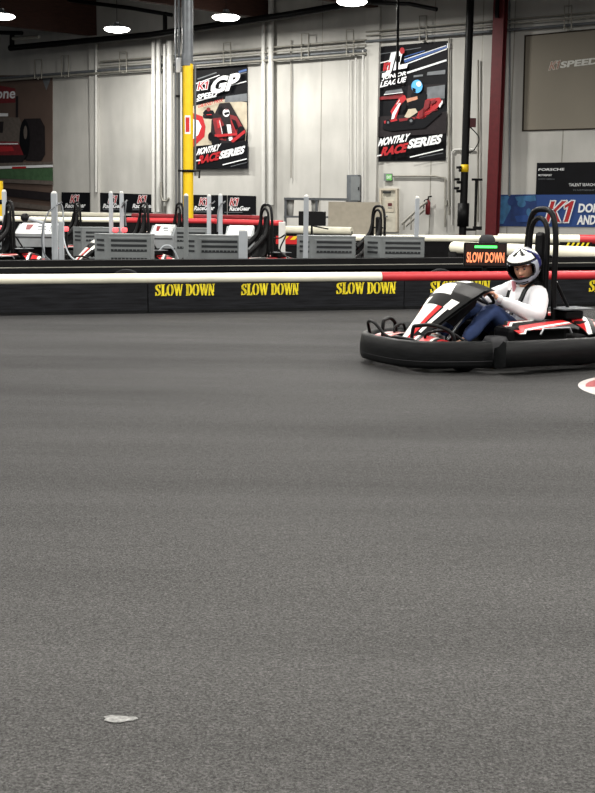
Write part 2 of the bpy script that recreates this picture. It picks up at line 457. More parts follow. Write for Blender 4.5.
for px, hw in ((97, .22), (267, .24), (371, .3)):
    n += 1
    b = WO + WD * sW(px)
    g = MB(); g.prism([b + WD * -hw, b + WD * hw, b + WD * hw + V((0, 0, ZB)), b + WD * -hw + V((0, 0, ZB))], WN * .16, WALLM)
    struct(recentre(g.build('trim_%d' % n), WALLANG), 'painted wall pilaster')

# wall joints
g = MB()
for px in (320, 430, 477, 508, 560):
    b = WO + WD * sW(px)
    g.prism([b + WD * -.02, b + WD * .02, b + WD * .02 + V((0, 0, 9.5)), b + WD * -.02 + V((0, 0, 9.5))], WN * .003, PIPEG)
struct(g.build('trim_20'), 'thin vertical wall joints')

# ------------------------------------------------------------ wall things
def poster(name, draw, label, cat='poster', group=None):
    o = draw.mb.build(name, fix=False); recentre(o, WALLANG); tag(o, label, cat, group); return o

# mural with a racing car on the left
p = Print(W, 0, 80, 4.96)
MQ = [(-300, -20), (262, -60), (262, 640), (-300, 620)]
p.slab([(-300, -25), (262, -22), (262, 690), (-300, 650)], MURAL)
p.poly([(205, -20), (256, -22), (230, 52)], PGRY)
p.poly([(-300, -30), (76, 42), (76, 112), (-300, 130)], PDRED)
p.text('tone', -45, 92, 118, -2, 4, -42, PWHT, .02)
p.line(84, 80, 84, 190, 12, MURD)
p.poly([(-300, 180), (95, 186), (110, 220), (100, 320), (-300, 330)], MURL)
p.poly([(-300, 160), (40, 165), (40, 180), (-300, 182)], PWHT)
p.poly([(-300, 205), (18, 206), (14, 262), (-300, 262)], MURD)
p.poly([(120, 192), (200, 190), (222, 230), (224, 370), (205, 402), (130, 400), (104, 340), (100, 240)], MURD)
p.ell(122, 296, 26, 100, PBLK)
p.ell(126, 260, 9, 34, MURL)
p.poly([(-300, 300), (90, 306), (120, 380), (-300, 392)], PDRED)
p.poly([(-300, 318), (60, 330), (70, 352), (-300, 372)], PRED)
p.line(-300, 318, 90, 316, 6, PWHT)
p.poly([(-300, 376), (130, 372), (110, 412), (-300, 414)], MURD)
p.poly([(-300, 420), (262, 405), (262, 418), (-300, 436)], MURL)
p.poly([(-300, 436), (262, 420), (262, 432), (-300, 450)], PWHT)
p.poly([(60, 430), (130, 428), (130, 438), (60, 440)], PRED)
p.poly([(-300, 452), (262, 436), (262, 500), (-300, 474)], PGRN)
p.poly([(-300, 478), (262, 500), (262, 520), (-300, 494)], MURL)
p.poly([(-300, 505), (262, 560), (262, 600), (-300, 540)], MURD)
p.poly([(-300, 560), (262, 628), (262, 650), (-300, 590)], MURL)
poster('mural', p, 'large brown wall mural of an open wheel racing car, far left of the wall', 'mural')

# GP poster
p = Print(W, 150, 60, 4.96)
p.slab([(200, 46), (485, 22), (486, 537), (202, 541)], PBLK)
for a, b, c, d, wd, mt in [(235, 95, 330, 62, 6, PGRY), (225, 118, 345, 75, 4, PWHT), (440, 60, 480, 48, 10, PBLU), (420, 75, 480, 60, 5, PGRY), (385, 130, 478, 106, 5, PWHT), (230, 205, 330, 180, 4, PWHT)]:
    p.line(a, b, c, d, wd, mt)
p.poly([(205, 230), (370, 195), (480, 210), (482, 330), (470, 440), (205, 440)], PBEI)
p.poly([(375, 180), (482, 165), (482, 205), (370, 210)], PGRY)
p.poly([(205, 260), (260, 280), (275, 330), (270, 380), (205, 440)], PRED)
p.poly([(205, 290), (240, 300), (255, 330), (240, 370), (205, 400)], PWHT)
p.poly([(262, 262), (275, 246), (312, 250), (325, 272), (312, 292), (272, 290)], PBLK); p.ell(290, 245, 10, 10, PDRED); p.ell(270, 278, 8, 11, MURD); p.ell(316, 276, 7, 11, MURD); p.line(280, 272, 306, 270, 4, PRED)
p.poly([(305, 300), (345, 215), (395, 210), (430, 270), (475, 350), (470, 420), (420, 445), (320, 430), (300, 380)], MURD)
p.poly([(310, 290), (350, 285), (372, 330), (378, 400), (330, 395)], PDRED)
p.poly([(395, 270), (430, 280), (470, 350), (455, 380), (410, 390)], PDRED)
p.poly([(380, 320), (400, 320), (410, 400), (392, 400)], PWHT)
p.ell(378, 262, 17, 20, PWHT); p.poly([(366, 262), (392, 256), (393, 268), (370, 274)], PBLK); p.line(372, 246, 386, 244, 4, PDRED)
p.poly([(330, 300), (350, 292), (356, 330), (336, 340)], PRED); p.poly([(404, 292), (424, 300), (440, 340), (420, 345)], PBLK); p.line(402, 300, 432, 372, 4, PRED); p.line(345, 300, 360, 370, 3, PWHT)
p.poly([(356, 330), (372, 322), (380, 380), (362, 392)], PBLK); p.ell(300, 380, 12, 22, PBLK); p.poly([(340, 236), (358, 228), (352, 262), (338, 268)], PBLK)
p.poly([(320, 370), (450, 360), (450, 372), (322, 384)], PRED)
p.ell(325, 405, 20, 26, PBLK); p.ell(452, 360, 20, 32, PBLK)
p.poly([(400, 400), (470, 345), (474, 360), (410, 412)], PRED)
p.poly([(205, 430), (486, 400), (486, 537), (205, 540)], PBLK)
p.k1(234, 150, 54, -7, 8, -40, PWHT, PRED, 3)
p.text('GP', 296, 168, 128, -28, 24, -76, PWHT, .05)
p.text('SPEED', 232, 198, 96, -18, 6, -26, PWHT, .03)
p.text('GRAND PRIX', 236, 238, 124, -32, 4, -15, PRED, .02)
p.text('MONTHLY', 230, 472, 110, -24, 12, -32, PWHT, .045)
p.text('RACE', 240, 515, 98, -22, 10, -38, PRED, .05)
p.text('SERIES', 344, 490, 118, -28, 10, -36, PWHT, .05)
p.line(228, 500, 250, 496, 6, PWHT); p.line(360, 520, 480, 490, 5, PWHT); p.line(400, 528, 480, 508, 3, PGRY)
poster('poster', p, 'wall poster lettered GP with a red kart, right of the yellow post', 'poster', 'race series posters')

# JL poster
p = Print(W, 360, 30, 5.41)
p.slab([(95, 92), (478, 58), (464, 706), (78, 712)], PBLK)
for a, b, c, d, wd, mt in [(110, 130, 330, 95, 4, PGRY), (105, 180, 180, 160, 6, PWHT), (240, 145, 350, 112, 5, PBLU), (240, 170, 470, 88, 16, PBLU), (245, 186, 470, 102, 6, PWHT), (240, 160, 466, 84, 4, PWHT), (255, 232, 468, 163, 10, PWHT), (105, 230, 140, 222, 5, PGRY)]:
    p.line(a, b, c, d, wd, mt)
p.poly([(290, 245), (340, 240), (340, 250), (290, 256)], PGRY)
p.poly([(365, 228), (462, 215), (460, 238), (362, 246)], PGRY)
p.poly([(260, 300), (460, 290), (458, 400), (250, 410)], MURD)
p.poly([(362, 310), (460, 296), (458, 370), (360, 372)], PGRY)
p.poly([(84, 470), (470, 440), (466, 560), (82, 580)], MURD)
p.poly([(105, 362), (235, 345), (230, 370), (104, 378)], PDRED)
p.poly([(140, 330), (225, 318), (235, 340), (130, 350)], PGRY)
p.poly([(350, 375), (430, 365), (448, 390), (420, 420), (340, 480), (300, 490), (320, 430)], PRED)
p.poly([(425, 410), (446, 378), (448, 392), (432, 422)], PWHT)
p.poly([(280, 340), (345, 320), (362, 350), (356, 430), (310, 440), (262, 420), (270, 370)], PBLK)
p.poly([(250, 372), (310, 358), (312, 374), (256, 392)], PSKIN)
p.poly([(240, 470), (262, 428), (300, 424), (312, 444), (262, 478)], PBEI)
p.poly([(180, 480), (165, 440), (210, 370), (240, 350), (252, 372), (216, 410), (192, 490)], PRED)
p.poly([(168, 490), (176, 450), (210, 395), (222, 395), (190, 460), (180, 492)], PWHT)
p.poly([(125, 500), (180, 480), (350, 480), (430, 430), (440, 450), (350, 530), (170, 548), (122, 535)], PBLK)
p.poly([(130, 492), (200, 480), (202, 490), (132, 506)], PRED)
p.poly([(210, 480), (300, 470), (300, 482), (214, 496)], PDRED)
p.ell(152, 500, 14, 16, PBLK); p.ell(152, 500, 6, 7, PGRY); p.ell(274, 492, 19, 19, PBLK); p.ell(276, 491, 8, 8, PGRY); p.poly([(352, 380), (380, 376), (372, 420), (340, 440)], PDRED); p.poly([(384, 382), (412, 374), (404, 392), (380, 404)], PDRED)
p.line(300, 470, 420, 430, 4, PDRED); p.poly([(226, 395), (246, 384), (250, 420), (222, 452)], PBLK); p.line(198, 402, 214, 378, 3, PWHT); p.poly([(320, 440), (344, 420), (340, 470), (318, 478)], PDRED); p.line(130, 350, 230, 338, 3, PWHT)
p.ell(308, 305, 30, 36, PSKY); p.ell(318, 292, 13, 14, PWHT); p.poly([(282, 310), (302, 318), (300, 338), (286, 332)], PBLK)
p.text('JL', 122, 252, 118, -22, 30, -120, PWHT, .05)
p.k1(126, 220, 36, -4, 6, -42, PRED, PRED, 2); p.ell(228, 112, 13, 18, PRED)
p.text('JUNIOR', 118, 276, 128, -26, 8, -28, PWHT, .03)
p.text('LEAGUE', 108, 310, 136, -30, 8, -28, PWHT, .03)
p.text('MONTHLY', 98, 628, 160, -28, 14, -40, PWHT, .045)
p.text('RACE', 112, 682, 132, -24, 16, -46, PRED, .05)
p.text('SERIES', 258, 640, 174, -28, 14, -46, PWHT, .05)
p.line(92, 682, 116, 676, 6, PWHT); p.line(270, 688, 450, 645, 6, PWHT); p.line(320, 690, 450, 665, 3, PGRY); p.line(90, 676, 108, 672, 3, PGRY)
poster('poster', p, 'wall poster lettered JL Junior with a blue helmeted kart driver', 'poster', 'race series posters')

# projection screen
p = Print(W, 500, 0, 5.66)
p.slab([(140, 200), (900, 128), (900, 722), (126, 744)], SCRF)
p.poly([(147, 207), (900, 136), (900, 714), (134, 736)], SCR)
p.k1(276, 398, 58, -10, 14, -48, SCRT, SCRR, 2)
p.text('SPEED', 342, 384, 210, -24, 6, -34, SCRT, .04)
poster('projection_screen', p, 'large grey projection screen hung high on the wall at right', 'screen')

# lower banners right
p = Print(W, 480, 100, 5.17)
p.slab([(296, 325), (760, 318), (760, 488), (290, 490)], PBLK)
p.text('PORSCHE', 302, 366, 132, -2, 2, -12, PWHT, .02)
p.text('MOTORSPORT', 302, 393, 70, 0, 0, -9, PWHT, .02); p.text('NORTH AMERICA', 302, 412, 84, 0, 0, -7, PGRY, .01)
p.text('TALENT SEARCH', 460, 446, 132, -1, 0, -15, PWHT, .0)
p.text('IN PARTNERSHIP', 482, 470, 110, 0, 0, -8, PGRY, .0)
poster('banner', p, 'black banner with small white lettering above the blue banner', 'banner')
p = Print(W, 480, 100, 5.17)
p.slab([(93, 490), (900, 480), (900, 660), (90, 652)], BLUE)
p.poly([(94, 492), (290, 490), (300, 650), (92, 650)], DBLUE)
p.poly([(96, 500), (150, 495), (160, 560), (120, 640), (94, 640)], LBLUE)
p.poly([(180, 500), (285, 492), (290, 520), (230, 530), (190, 520)], LBLUE)
p.ell(232, 570, 60, 50, DBLUE); p.ell(215, 535, 22, 20, LBLUE); p.ell(160, 525, 18, 22, DBLUE); p.poly([(180, 600), (290, 590), (280, 630), (190, 632)], BLUE); p.ell(252, 580, 12, 20, LBLUE)
p.k1(336, 632, 132, -2, 32, -108, PWHT, PRED, 6)
p.text("DON'T", 508, 580, 150, 0, 6, -44, PWHT, .04)
p.text("AND", 502, 642, 92, 0, 6, -44, PWHT, .04)
poster('banner', p, 'long blue banner with a red K1 logo behind the kart driver', 'banner')

# four black banners with red K1 mark
bs = [((62, 192.2), (90, 192.6), (90, 212), (62, 210), 'leftmost black banner with red K1 mark, beside the mural edge'),
      ((98.5, 192.6), (153, 194.4), (153, 213.5), (98.5, 211.5), 'black banner with red K1 mark behind the pair of grey posts'),
      ((191, 194.8), (227, 195.2), (227, 216), (191, 215), 'black banner with red K1 mark just right of the yellow post'),
      ((228, 195.2), (256, 196), (256, 217), (228, 216), 'rightmost of the black banners with red K1 mark')]
for i, (a, b, c, d, lb) in enumerate(bs):
    p = Print(W); p.slab([a, b, c, d], PBLK, .03)
    x = a[0] + (8 if i != 1 else 40); 
    for xx in ([x] if i != 1 else [108, x - 1]):
        if i == 3: xx = 229.5
        y = a[1] + 10.5
        p.k1(xx, y, 8.4, 0, 1.6, -7.6, PWHT, PRED, .45)
        p.text('RaceGear', xx - (5 if i != 3 else 0), y + 5, 20, -.3, 1, -4.2, PWHT, .03)
        p.line(xx - 5, y + 6.6, xx + 13, y + 6.6, .7, PGRY)
    poster('banner', p, lb, 'banner', 'black gear banners on the wall')

# conduits along the wall
def wallpipe(pts, r, mt, off, name, label, cat='pipe', group=None):
    g = MB(); g.tube([W(x, y, off) for x, y in pts], r, mt, 6); o = recentre(g.build(name), WALLANG); tag(o, label, cat, group); return o
def wy(px, z):      # photo row of a height on the wall
    lo, hi = -400.0, 700.0
    for _ in range(40):
        mm = (lo + hi) / 2
        if W(px, mm, .1).z > z: lo = mm
        else: hi = mm
    return lo
hz = [W(160, y, .12).z for y in (56.5, 61, 66, 68.5)]
for k, (z, r, mt, lb) in enumerate(zip(hz, (.035, .03, .06, .05), (PIPEG, PIPEG, STEELD, PIPEG),
        ('uppermost thin conduit running along the wall', 'second thin conduit from the top along the wall', 'thick dark pipe running along the wall under the thin conduits', 'pale pipe running lowest along the wall'))):
    a = -40 if k >= 2 else 100
    wallpipe([(x, wy(x, z)) for x in (a, 150, 300, 366)], r, mt, .22 + .07 * (k % 2), 'conduit', lb + ', left run', 'pipe', 'conduits along the wall')
    if k < 3:
        z = W(420, (27, 31, 37)[k], .12).z
        wallpipe([(x, wy(x, z)) for x in (366, 450, 540, 630)], r * .8, mt, .22 + .07 * (k % 2), 'conduit', lb + ', right run', 'pipe', 'conduits along the wall')
for px, yy, lb in ((38, 60, 'above the mural edge'), (65, 56, 'right of the mural top'), (123, 52, 'left of the white pipe cluster'), (227, 43, 'above the GP poster'), (305, 34, 'right of the third lamp'), (350, 30, 'at the cable bundle'), (423, 16, 'above the JL poster'), (568, 6, 'above the projection screen')):
    g = MB(); y2 = wy(px, (hz[2] if px < 360 else W(420, 37, .12).z) - .15)
    a = W(px - 3.5, yy, .32); b = W(px + 3.5, yy - .4, .32); c = W(px + 3.5, y2, .32); d = W(px - 3.5, y2, .32)
    g.tube([d, a, b, c], .03, PIPEG, 5); g.tube([W(px, y2, .32), W(px, y2, .02)], .03, PIPEG, 5)
    tag(recentre(g.build('pipe_bracket'), WALLANG), 'grey square pipe bracket on the wall ' + lb, 'bracket', 'pipe brackets on the wall')
vp = [(263.5, 20, 206, .09, PIPEW, 'pale conduit dropping down the pilaster right of the GP poster'),
      (271, 0, 205, .12, PIPEW, 'thick pale pipe dropping down beside the pilaster right of the GP poster'),
      (96, 45, 192, .05, PIPEW, 'thin pale conduit down the leftmost pilaster'),
      (291, 40, 178, .03, PIPEG, 'thin grey conduit down the wall right of the GP poster'),
      (349, 60, 176, .035, PIPEW, 'left of the thin conduits dropping to the grey electric panel'), (356, 55, 176, .035, PIPEW, 'middle thin conduit dropping to the grey electric panel'),
      (363, 50, 225, .04, PIPEW, 'right of the thin conduits passing the grey electric panel'),
      (449, 38, 215, .04, PIPEG, 'thin conduit down the right edge of the JL poster'), (478, 60, 222, .035, PIPEG, 'thin conduit down the wall left of the maroon column'),
      (509.5, 0, 196, .035, STEELD, 'thin dark conduit down the wall right of the maroon column')]
for px, y0, y1, r, mt, lb in vp:
    wallpipe([(px, y0), (px, y1)], r, mt, .26 if px in (263.5, 271, 96, 363) else .1, 'conduit', lb, 'pipe', 'vertical conduits on the wall')
for px, y0, y1, r, lb in ((153.6, 41, 212, .10, 'leftmost pipe'), (158.6, 40, 212, .11, 'second pipe'), (164.8, 44, 206, .08, 'third pipe'), (170, 41, 214, .15, 'rightmost and thickest pipe')):
    wallpipe([(px, y0), (px, (y0 + y1) / 2), (px, y1)], r, PIPEW, .42, 'vertical_pipe', lb + ' of the white vertical cluster left of the grey column', 'pipe', 'white vertical pipes')
g = MB(); g.tube([W(x, y, .6) for x, y in ((161, 182), (161, 196), (163, 201), (167, 201), (169, 198))], .05, PIPEG, 6); tag(recentre(g.build('pipe_bend')), 'small curved pipe bend low on the white pipe cluster', 'pipe')

# electric panel, exit sign, door
def wbox(mb, x0, y0, x1, y1, d, mt, off=0):
    mb.prism([W(x0, y0, off), W(x1, y0, off), W(x1, y1, off), W(x0, y1, off)], WN * d, mt); return mb
t = thing('electric_panel', 'grey electric panel on the wall under the thin conduits', 'electric panel', W(356, 203))
def rel(o, root):
    o.parent = root; o.matrix_parent_inverse = Matrix.Identity(4)
    o.data.transform(Matrix.Rotation(-root.rotation_euler.z, 4, 'Z') @ Matrix.Translation(-root.location)); return o
g = MB(); wbox(g, 350, 175, 361, 202, .22, STEELD); rel(g.build('case'), t)
g = MB(); wbox(g, 351, 176.5, 360, 200.5, .02, GREY, .22); rel(g.build('door'), t)
g = MB(); wbox(g, 358.4, 187, 359.2, 190, .03, BLKM, .24); rel(g.build('handle'), t)
g = MB(); wbox(g, 354, 204, 360, 213, .1, PIPEW, .0); tag(recentre(g.build('wall_box')), 'small pale box under the grey electric panel', 'box')
t = thing('exit_sign', 'green exit sign above the door', 'sign', W(389, 182))
g = MB(); wbox(g, 385.5, 173.5, 392.5, 181, .12, GREY); rel(g.build('case'), t)
p = Print(W); p.k = 32; p.poly([(386.2, 174.3), (391.8, 174.3), (391.8, 180.2), (386.2, 180.2)], GRN); p.text('EXIT', 386.8, 178.6, 4.4, 0, 0, -2.8, PWHT, .02); rel(p.mb.build('sign_face', fix=False), t)
g = MB(); wbox(g, 381, 190, 383, 232, .12, BEIGE); wbox(g, 397, 190, 399, 232, .12, BEIGE); wbox(g, 381, 188.5, 399, 190.4, .12, BEIGE)
dr = struct(g.build('door_1'), 'pale door frame in the far wall')
g = MB(); wbox(g, 383, 190.4, 397, 232, .05, DOORM); o = g.build('door_leaf', dr)
g = MB(); wbox(g, 385.5, 200.5, 394, 212, .02, BEIGE, .05); wbox(g, 388, 203, 392, 206, .01, MAROONT, .07); wbox(g, 388, 207.5, 392, 208.2, .01, PGRY, .07); g.build('door_notice', o)
g = MB(); g.tube([W(385, 216, .05), W(385, 216, .14), W(387.5, 216, .14)], .03, STEEL, 6); g.build('door_handle', o)
g = MB(); wbox(g, 384, 191.5, 391, 193, .08, GREYD, .05); g.build('door_closer', o)
# stair handrail, red alarm
g = MB(); g.tube([W(402, 224, .5), W(422, 205, .5), W(427, 202, .3)], .05, PIPEG, 6); g.tube([W(406, 226, .5), W(424, 210, .5)], .04, PIPEG, 6)
for q in (404, 411, 418): g.tube([W(q, 224 - (q - 402) * .95 + 1, .5), W(q, 230, .5)], .035, PIPEG, 6)
tag(recentre(g.build('handrail')), 'grey sloping handrail on the wall right of the door', 'handrail')
t = thing('fire_extinguisher', 'small red extinguisher hung on the wall right of the handrail', 'extinguisher', W(428, 212))
g = MB(); c = W(428, 206, .2); g.lathe([(.001, -.02), (.09, 0), (.09, .42), (.04, .5), (.03, .54), (.001, .55)], PDRED, c - V((0, 0, .3)), n=14); rel(g.build('cylinder'), t)
g = MB(); g.tube([c + V((0, 0, .2)), c + V((.0, -.05, .32)), c + V((.12, -.08, .34))], .03, BLKM, 6); g.tube([c + V((0, 0, .25)), c + V((-.14, -.05, .2)), c + V((-.16, -.05, -.1))], .02, BLKM, 6); rel(g.build('handle'), t)
# wall boxes right
for x, y, lb in ((447, 203, 'small grey switch box on the wall below the JL poster'), (450, 46, 'small pale lamp box at the top right corner of the JL poster')):
    g = MB(); wbox(g, x - 1.3, y - 2.5, x + 1.3, y + 2.5, .12, PIPEG if y > 100 else PWHT); tag(recentre(g.build('junction_box')), lb, 'box', 'junction boxes')
wallpipe([(445, 227), (445, 178), (436, 176), (425, 176), (393, 176)], .035, PIPEG, .08, 'conduit', 'thin grey conduit running from the exit sign to right of it', 'pipe')
wallpipe([(452, 225), (452, 152), (455, 149.5), (474, 149.5)], .035, PIPEW, .08, 'conduit', 'thin pale conduit bending right behind the black standpipe', 'pipe')

# maroon column (wide-flange) in front of the wall
b = onplane(492.5, 225, WO + WN * .5, WN); b.z = 0
t = thing('steel_column', 'maroon steel column standing against the far wall', 'column', b, WALLANG)
g = MB(); g.box((0, 0, 4.99), (.05, .24, 9.98), MAROON); g.box((0, .12, 4.99), (.40, .05, 9.98), MAROON); g.box((0, -.12, 4.99), (.40, .05, 9.98), MAROON); g.build('shaft', t)
g = MB(); g.box((0, 0, .02), (.66, .46, .04), MAROON); g.build('base_plate', t)
g = MB(); g.box((-.02, -.21, 8.05), (.12, .06, .9), BLKM); g.build('clamp', t)

# black standpipe
pb = onplane(463, 221, WO + WN * .9, WN); pb.z = 0
t = thing('standpipe', 'tall black standpipe with valves in front of the far wall', 'pipe', pb)
g = MB(); g.tube([(0, 0, .0), (0, 0, 5), (0, 0, 9.98)], .13, BLKM, 14); g.build('riser', t)
g = MB(); g.lathe([(.13, 0), (.24, 0), (.24, .06), (.13, .06)], PDRED, (0, 0, .35)); g.lathe([(.13, 0), (.2, 0), (.2, .8), (.13, .8)], BLKM, (0, 0, .7)); g.build('flange', t)
g = MB(); g.lathe([(.135, 0), (.14, 0), (.14, .25), (.135, .25)], YEL, (0, 0, 2.55)); g.build('tag_band', t)
for z, x in ((2.2, -.26), (1.9, -.26), (2.6, -.2)):
    g = MB(); g.tube([(0, 0, z), (x, -.05, z)], .05, BLKM, 8); g.lathe([(.001, -.05), (.1, -.04), (.1, .04), (.001, .05)], BLKM, (x, -.05, z + .1), n=12); g.build('valve', t)
g = MB(); g.tube([(0, 0, .6), (.42, 0, .6), (.42, 0, 2.3)], .055, BLKM, 8); g.tube([(.25, 0, 2.3), (.62, 0, 2.3)], .04, BLKM, 8); g.box((.5, 0, .65), (.3, .16, .12), BLKM); g.build('side_branch', t)
g = MB(); g.tube(bez([(.1, 0, 4.1), (.45, 0, 3.7), (.3, 0, 3.3), (.12, 0, 3.2)]), .02, BLKM, 6); g.box((.22, -.02, 4.2), (.2, .1, .3), MAROONT); g.build('hose', t)

# sprinkler main under the roof
sz = W(150, 36, 3).z
def sp(px, py, off=1.3): return W(px, py, off)
g = MB(); g.tube([sp(10, 48), sp(150, 35), sp(290, 14.5), sp(420, -8)], .13, BLKM, 8); tag(recentre(g.build('sprinkler_pipe'), WALLANG), 'long black sprinkler pipe rising to the right under the roof', 'pipe')
g = MB(); g.tube([sp(12, 48), sp(12, 34)], .11, BLKM, 8); g.tube([sp(-10, 32.5), sp(22, 33)], .09, BLKM, 8); tag(recentre(g.build('pipe_drop'), WALLANG), 'short black pipe elbow at the left end of the sprinkler pipe', 'pipe')
g = MB(); g.tube([sp(165, 34), sp(165, 12)], .09, BLKM, 8); g.tube([sp(60, -1), sp(130, 8), sp(172, 15)], .08, BLKM, 8); tag(recentre(g.build('branch_pipe'), WALLANG), 'thin black branch pipe left of the grey column top', 'pipe')
g = MB(); g.tube([sp(372, 3, 2.2), sp(410, 4, 2.2), sp(437, 9.5, 2.2)], .07, BLKM, 8); tag(recentre(g.build('branch_pipe'), WALLANG), 'short black pipe under the roof above the JL poster', 'pipe')
t = thing('tube_light', 'unlit pale tube fixture high at the left under the brown beam', 'light', W(25, 38, 3.3))
g = MB(); g.tube([W(13, 38.5, 3.3), W(39, 36.6, 3.3)], .07, PIPEG, 8); rel(g.build('tube'), t)
g = MB(); g.tube([W(13, 37.5, 3.3), W(39, 35.6, 3.3)], .04, STEELD, 6); rel(g.build('batten'), t)
# hanging cable with hook in front of JL poster
g = MB(); g.tube([W(398.4, -30, 5), W(397.6, 60, 5), W(396.3, 84, 5), W(404, 85, 5)], .045, BLKM, 6); g.tube([W(398.2, 56, 5), W(397.8, 62, 5)], .07, BLKM, 8)
tag(recentre(g.build('hanging_cable')), 'black cable hanging from the roof in front of the JL poster', 'cable')

# grey column and yellow guard pipe
cb = at(179.5, 232, 33); cb.z = 0
t = thing('steel_column', 'grey steel column standing left of the yellow pipe', 'column', cb, .15)
g = MB(); g.box((0, 0, 5), (.05, .2, 10), STEELD); g.box((-.09, 0, 5), (.03, .26, 10), STEELD); g.box((.1, 0, 5), (.03, .26, 10), STEELD); g.build('shaft', t)
g = MB(); g.box((0, 0, .02), (.5, .45, .04), STEELD); g.build('base_plate', t)
g = MB(); g.box((-.02, -.16, 5.0), (.12, .05, .38), PWHT, bev=.01); g.build('notice_tag', t)
g = MB(); g.box((-.04, -.155, 4.2), (.12, .04, .06), BLKM); g.build('clip', t)
yb = at(188.3, 232, 32.7); yb.z = 0
zt = at(188.3, 64, 32.7).z
t = thing('downpipe', 'round pipe painted yellow below and grey above, beside the grey column', 'pipe', yb)
g = MB(); g.tube([(0, 0, zt), (0, 0, 9.98)], .14, STEELD, 16); g.tube([(-.02, 0, zt - .05), (-.02, 0, zt + .25)], .15, STEELD, 16); g.build('upper_pipe', t)
g = MB(); g.tube([(0, 0, 0), (0, 0, zt)], .138, YEL, 18); g.build('yellow_sleeve', t)
zl = at(188, 125, 32.7).z
g = MB()
g.grid(lambda a, b: (.142 * math.sin((a - .5) * 1.1), -.142 * math.cos((a - .5) * 1.1), zl - .24 + .48 * b), 6, 10, lambda a, b: PWHT if (a < .2 or a > .8 or b < .1 or b > .9) else RED); g.build('label_sticker', t)
zc = at(188, 172, 32.7).z
g = MB(); g.lathe([(.14, 0), (.17, 0), (.17, .06), (.14, .06)], BLKM, (0, 0, zc)); g.tube([(-.26, -.1, zc + .03), (.32, -.1, zc + .03), (.30, -.1, zc - .16)], .03, BLKM, 6); g.build('clamp', t)
g = MB(); g.tube([(.19, 0, zc - .1), (.19, 0, zt)], .03, STEELD, 6); g.build('side_conduit', t)

yq = at(-1, 200, 33.5)
t = thing('safety_post', 'yellow post at the left edge beside the mural bottom', 'post', (yq.x, 33.5, 0))
g = MB(); zz = at(-1, 181, 33.5).z; g.tube([(0, 0, 0), (0, 0, zz)], .12, YEL, 14); g.build('shaft', t)
g = MB(); g.lathe([(.125, 0), (.13, 0), (.13, .12), (.125, .12)], BLKM, (0, 0, 1.3)); g.build('band', t)

# ------------------------------------------------------------ midground barriers (rail over black panel)
def barrier(px0, y0, px1, y1, zc, rad, runs, label, group='black barriers across the hall', n=3):
    """rail centre line through two photo points at height zc; runs = [(t0,t1,material)]"""
    A = onz(px0, y0, zc); B = onz(px1, y1, zc)
    base = (A + B) / 2; base.z = 0
    t = thing('track_barrier', label, 'barrier', base, 0, group)
    d = (B - A).normalized(); nn = V((d.y, -d.x, 0)); nn = nn if nn.y < 0 else -nn; t.rotation_euler = (0, 0, math.atan2(d.y, d.x))
    g = MB(); a = A.copy(); b = B.copy(); a.z = b.z = 0; a += nn * -.05; b += nn * -.05
    g.prism([a, b, b + V((0, 0, zc)), a + V((0, 0, zc))], nn * .1, DARKB); rel(g.build('panel'), t)
    for t0, t1, mt in runs:
        g = MB(); g.tube([A.lerp(B, t0), A.lerp(B, (t0 + t1) / 2), A.lerp(B, t1)], rad, mt, 12); rel(g.build('rail'), t)
    return t
barrier(-60, 212, 262, 218.2, 1.0, .075, [(0, .61, CREAM), (.64, 1, DREDP)], 'distant barrier under the black banners, white rail turning dark red')
barrier(-60, 218.5, 216, 221.3, .92, .075, [(0, .66, CREAM), (.67, 1, REDP)], 'barrier behind the grey consoles, white rail turning bright red')
barrier(216, 221.8, 282, 223.5, .92, .075, [(0, 1, REDP)], 'short barrier with red rail right of the yellow post')
barrier(283, 222, 497, 227, .68, .055, [(0, .997, CREAM)], 'long barrier with thin white rail in front of the far wall')
barrier(498, 227.3, 660, 230.3, .68, .06, [(0, 1, DREDP)], 'barrier with dark red rail under the blue banner')
barrier(286, 229.8, 352, 231.2, .62, .12, [(0, 1, CREAM)], 'short barrier with thick white rail under the black monitor')
barrier(352, 238, 498, 239, .60, .085, [(0, 1, CREAM)], 'barrier with white rail behind the rightmost grey charger')
barrier(498, 238.5, 660, 240.5, .60, .12, [(0, .5, CREAM), (.5, 1, REDP)], 'barrier with white rail turning red above the yellow slashes')
t = barrier(455, 247.4, 660, 256.5, .42, .145, [(0, 1, CREAM)], 'barrier with thick white rail behind the driver helmet')
# yellow slashes strip
A = onz(560, 245, .55) ; B = onz(592, 246, .55)
# rounded end cap of the thick rail
e = onz(455, 247.4, .42); g = MB()
g.lathe([(.145, 0), (.14, .04), (.11, .10), (.06, .13), (.001, .145)], CREAM, e, Ry(-math.pi / 2), 14); o = rel(g.build('rail_end'), t)
g = MB(); e0 = V((e.x, e.y, 0)); g.lathe([(.15, 0), (.15, .32), (.001, .32)], DARKB, e0, n=18); rel(g.build('end_block'), t)
# slashes
q0 = at(563, 246.5, 30); 
t = thing('warning_strip', 'black strip with yellow slashes behind the driver helmet, right side', 'sign', V((q0.x + .3, 30, 0)))
zz0 = at(563, 248, 30).z; zz1 = at(563, 242, 30).z; x0 = at(560, 245, 30).x; x1 = at(592, 245, 30).x
g = MB(); g.box(((x0 + x1) / 2, 30, zz1 / 2), (x1 - x0, .06, zz1), DARKB); rel(g.build('board'), t)
g = MB()
for i in range(5):
    a = x0 + .12 + i * .12; g.prism([(a, 29.96, zz0), (a + .05, 29.96, zz0), (a + .12, 29.96, zz1 - .01), (a + .07, 29.96, zz1 - .01)], (0, .02, 0), LETY)
rel(g.build('slashes'), t)
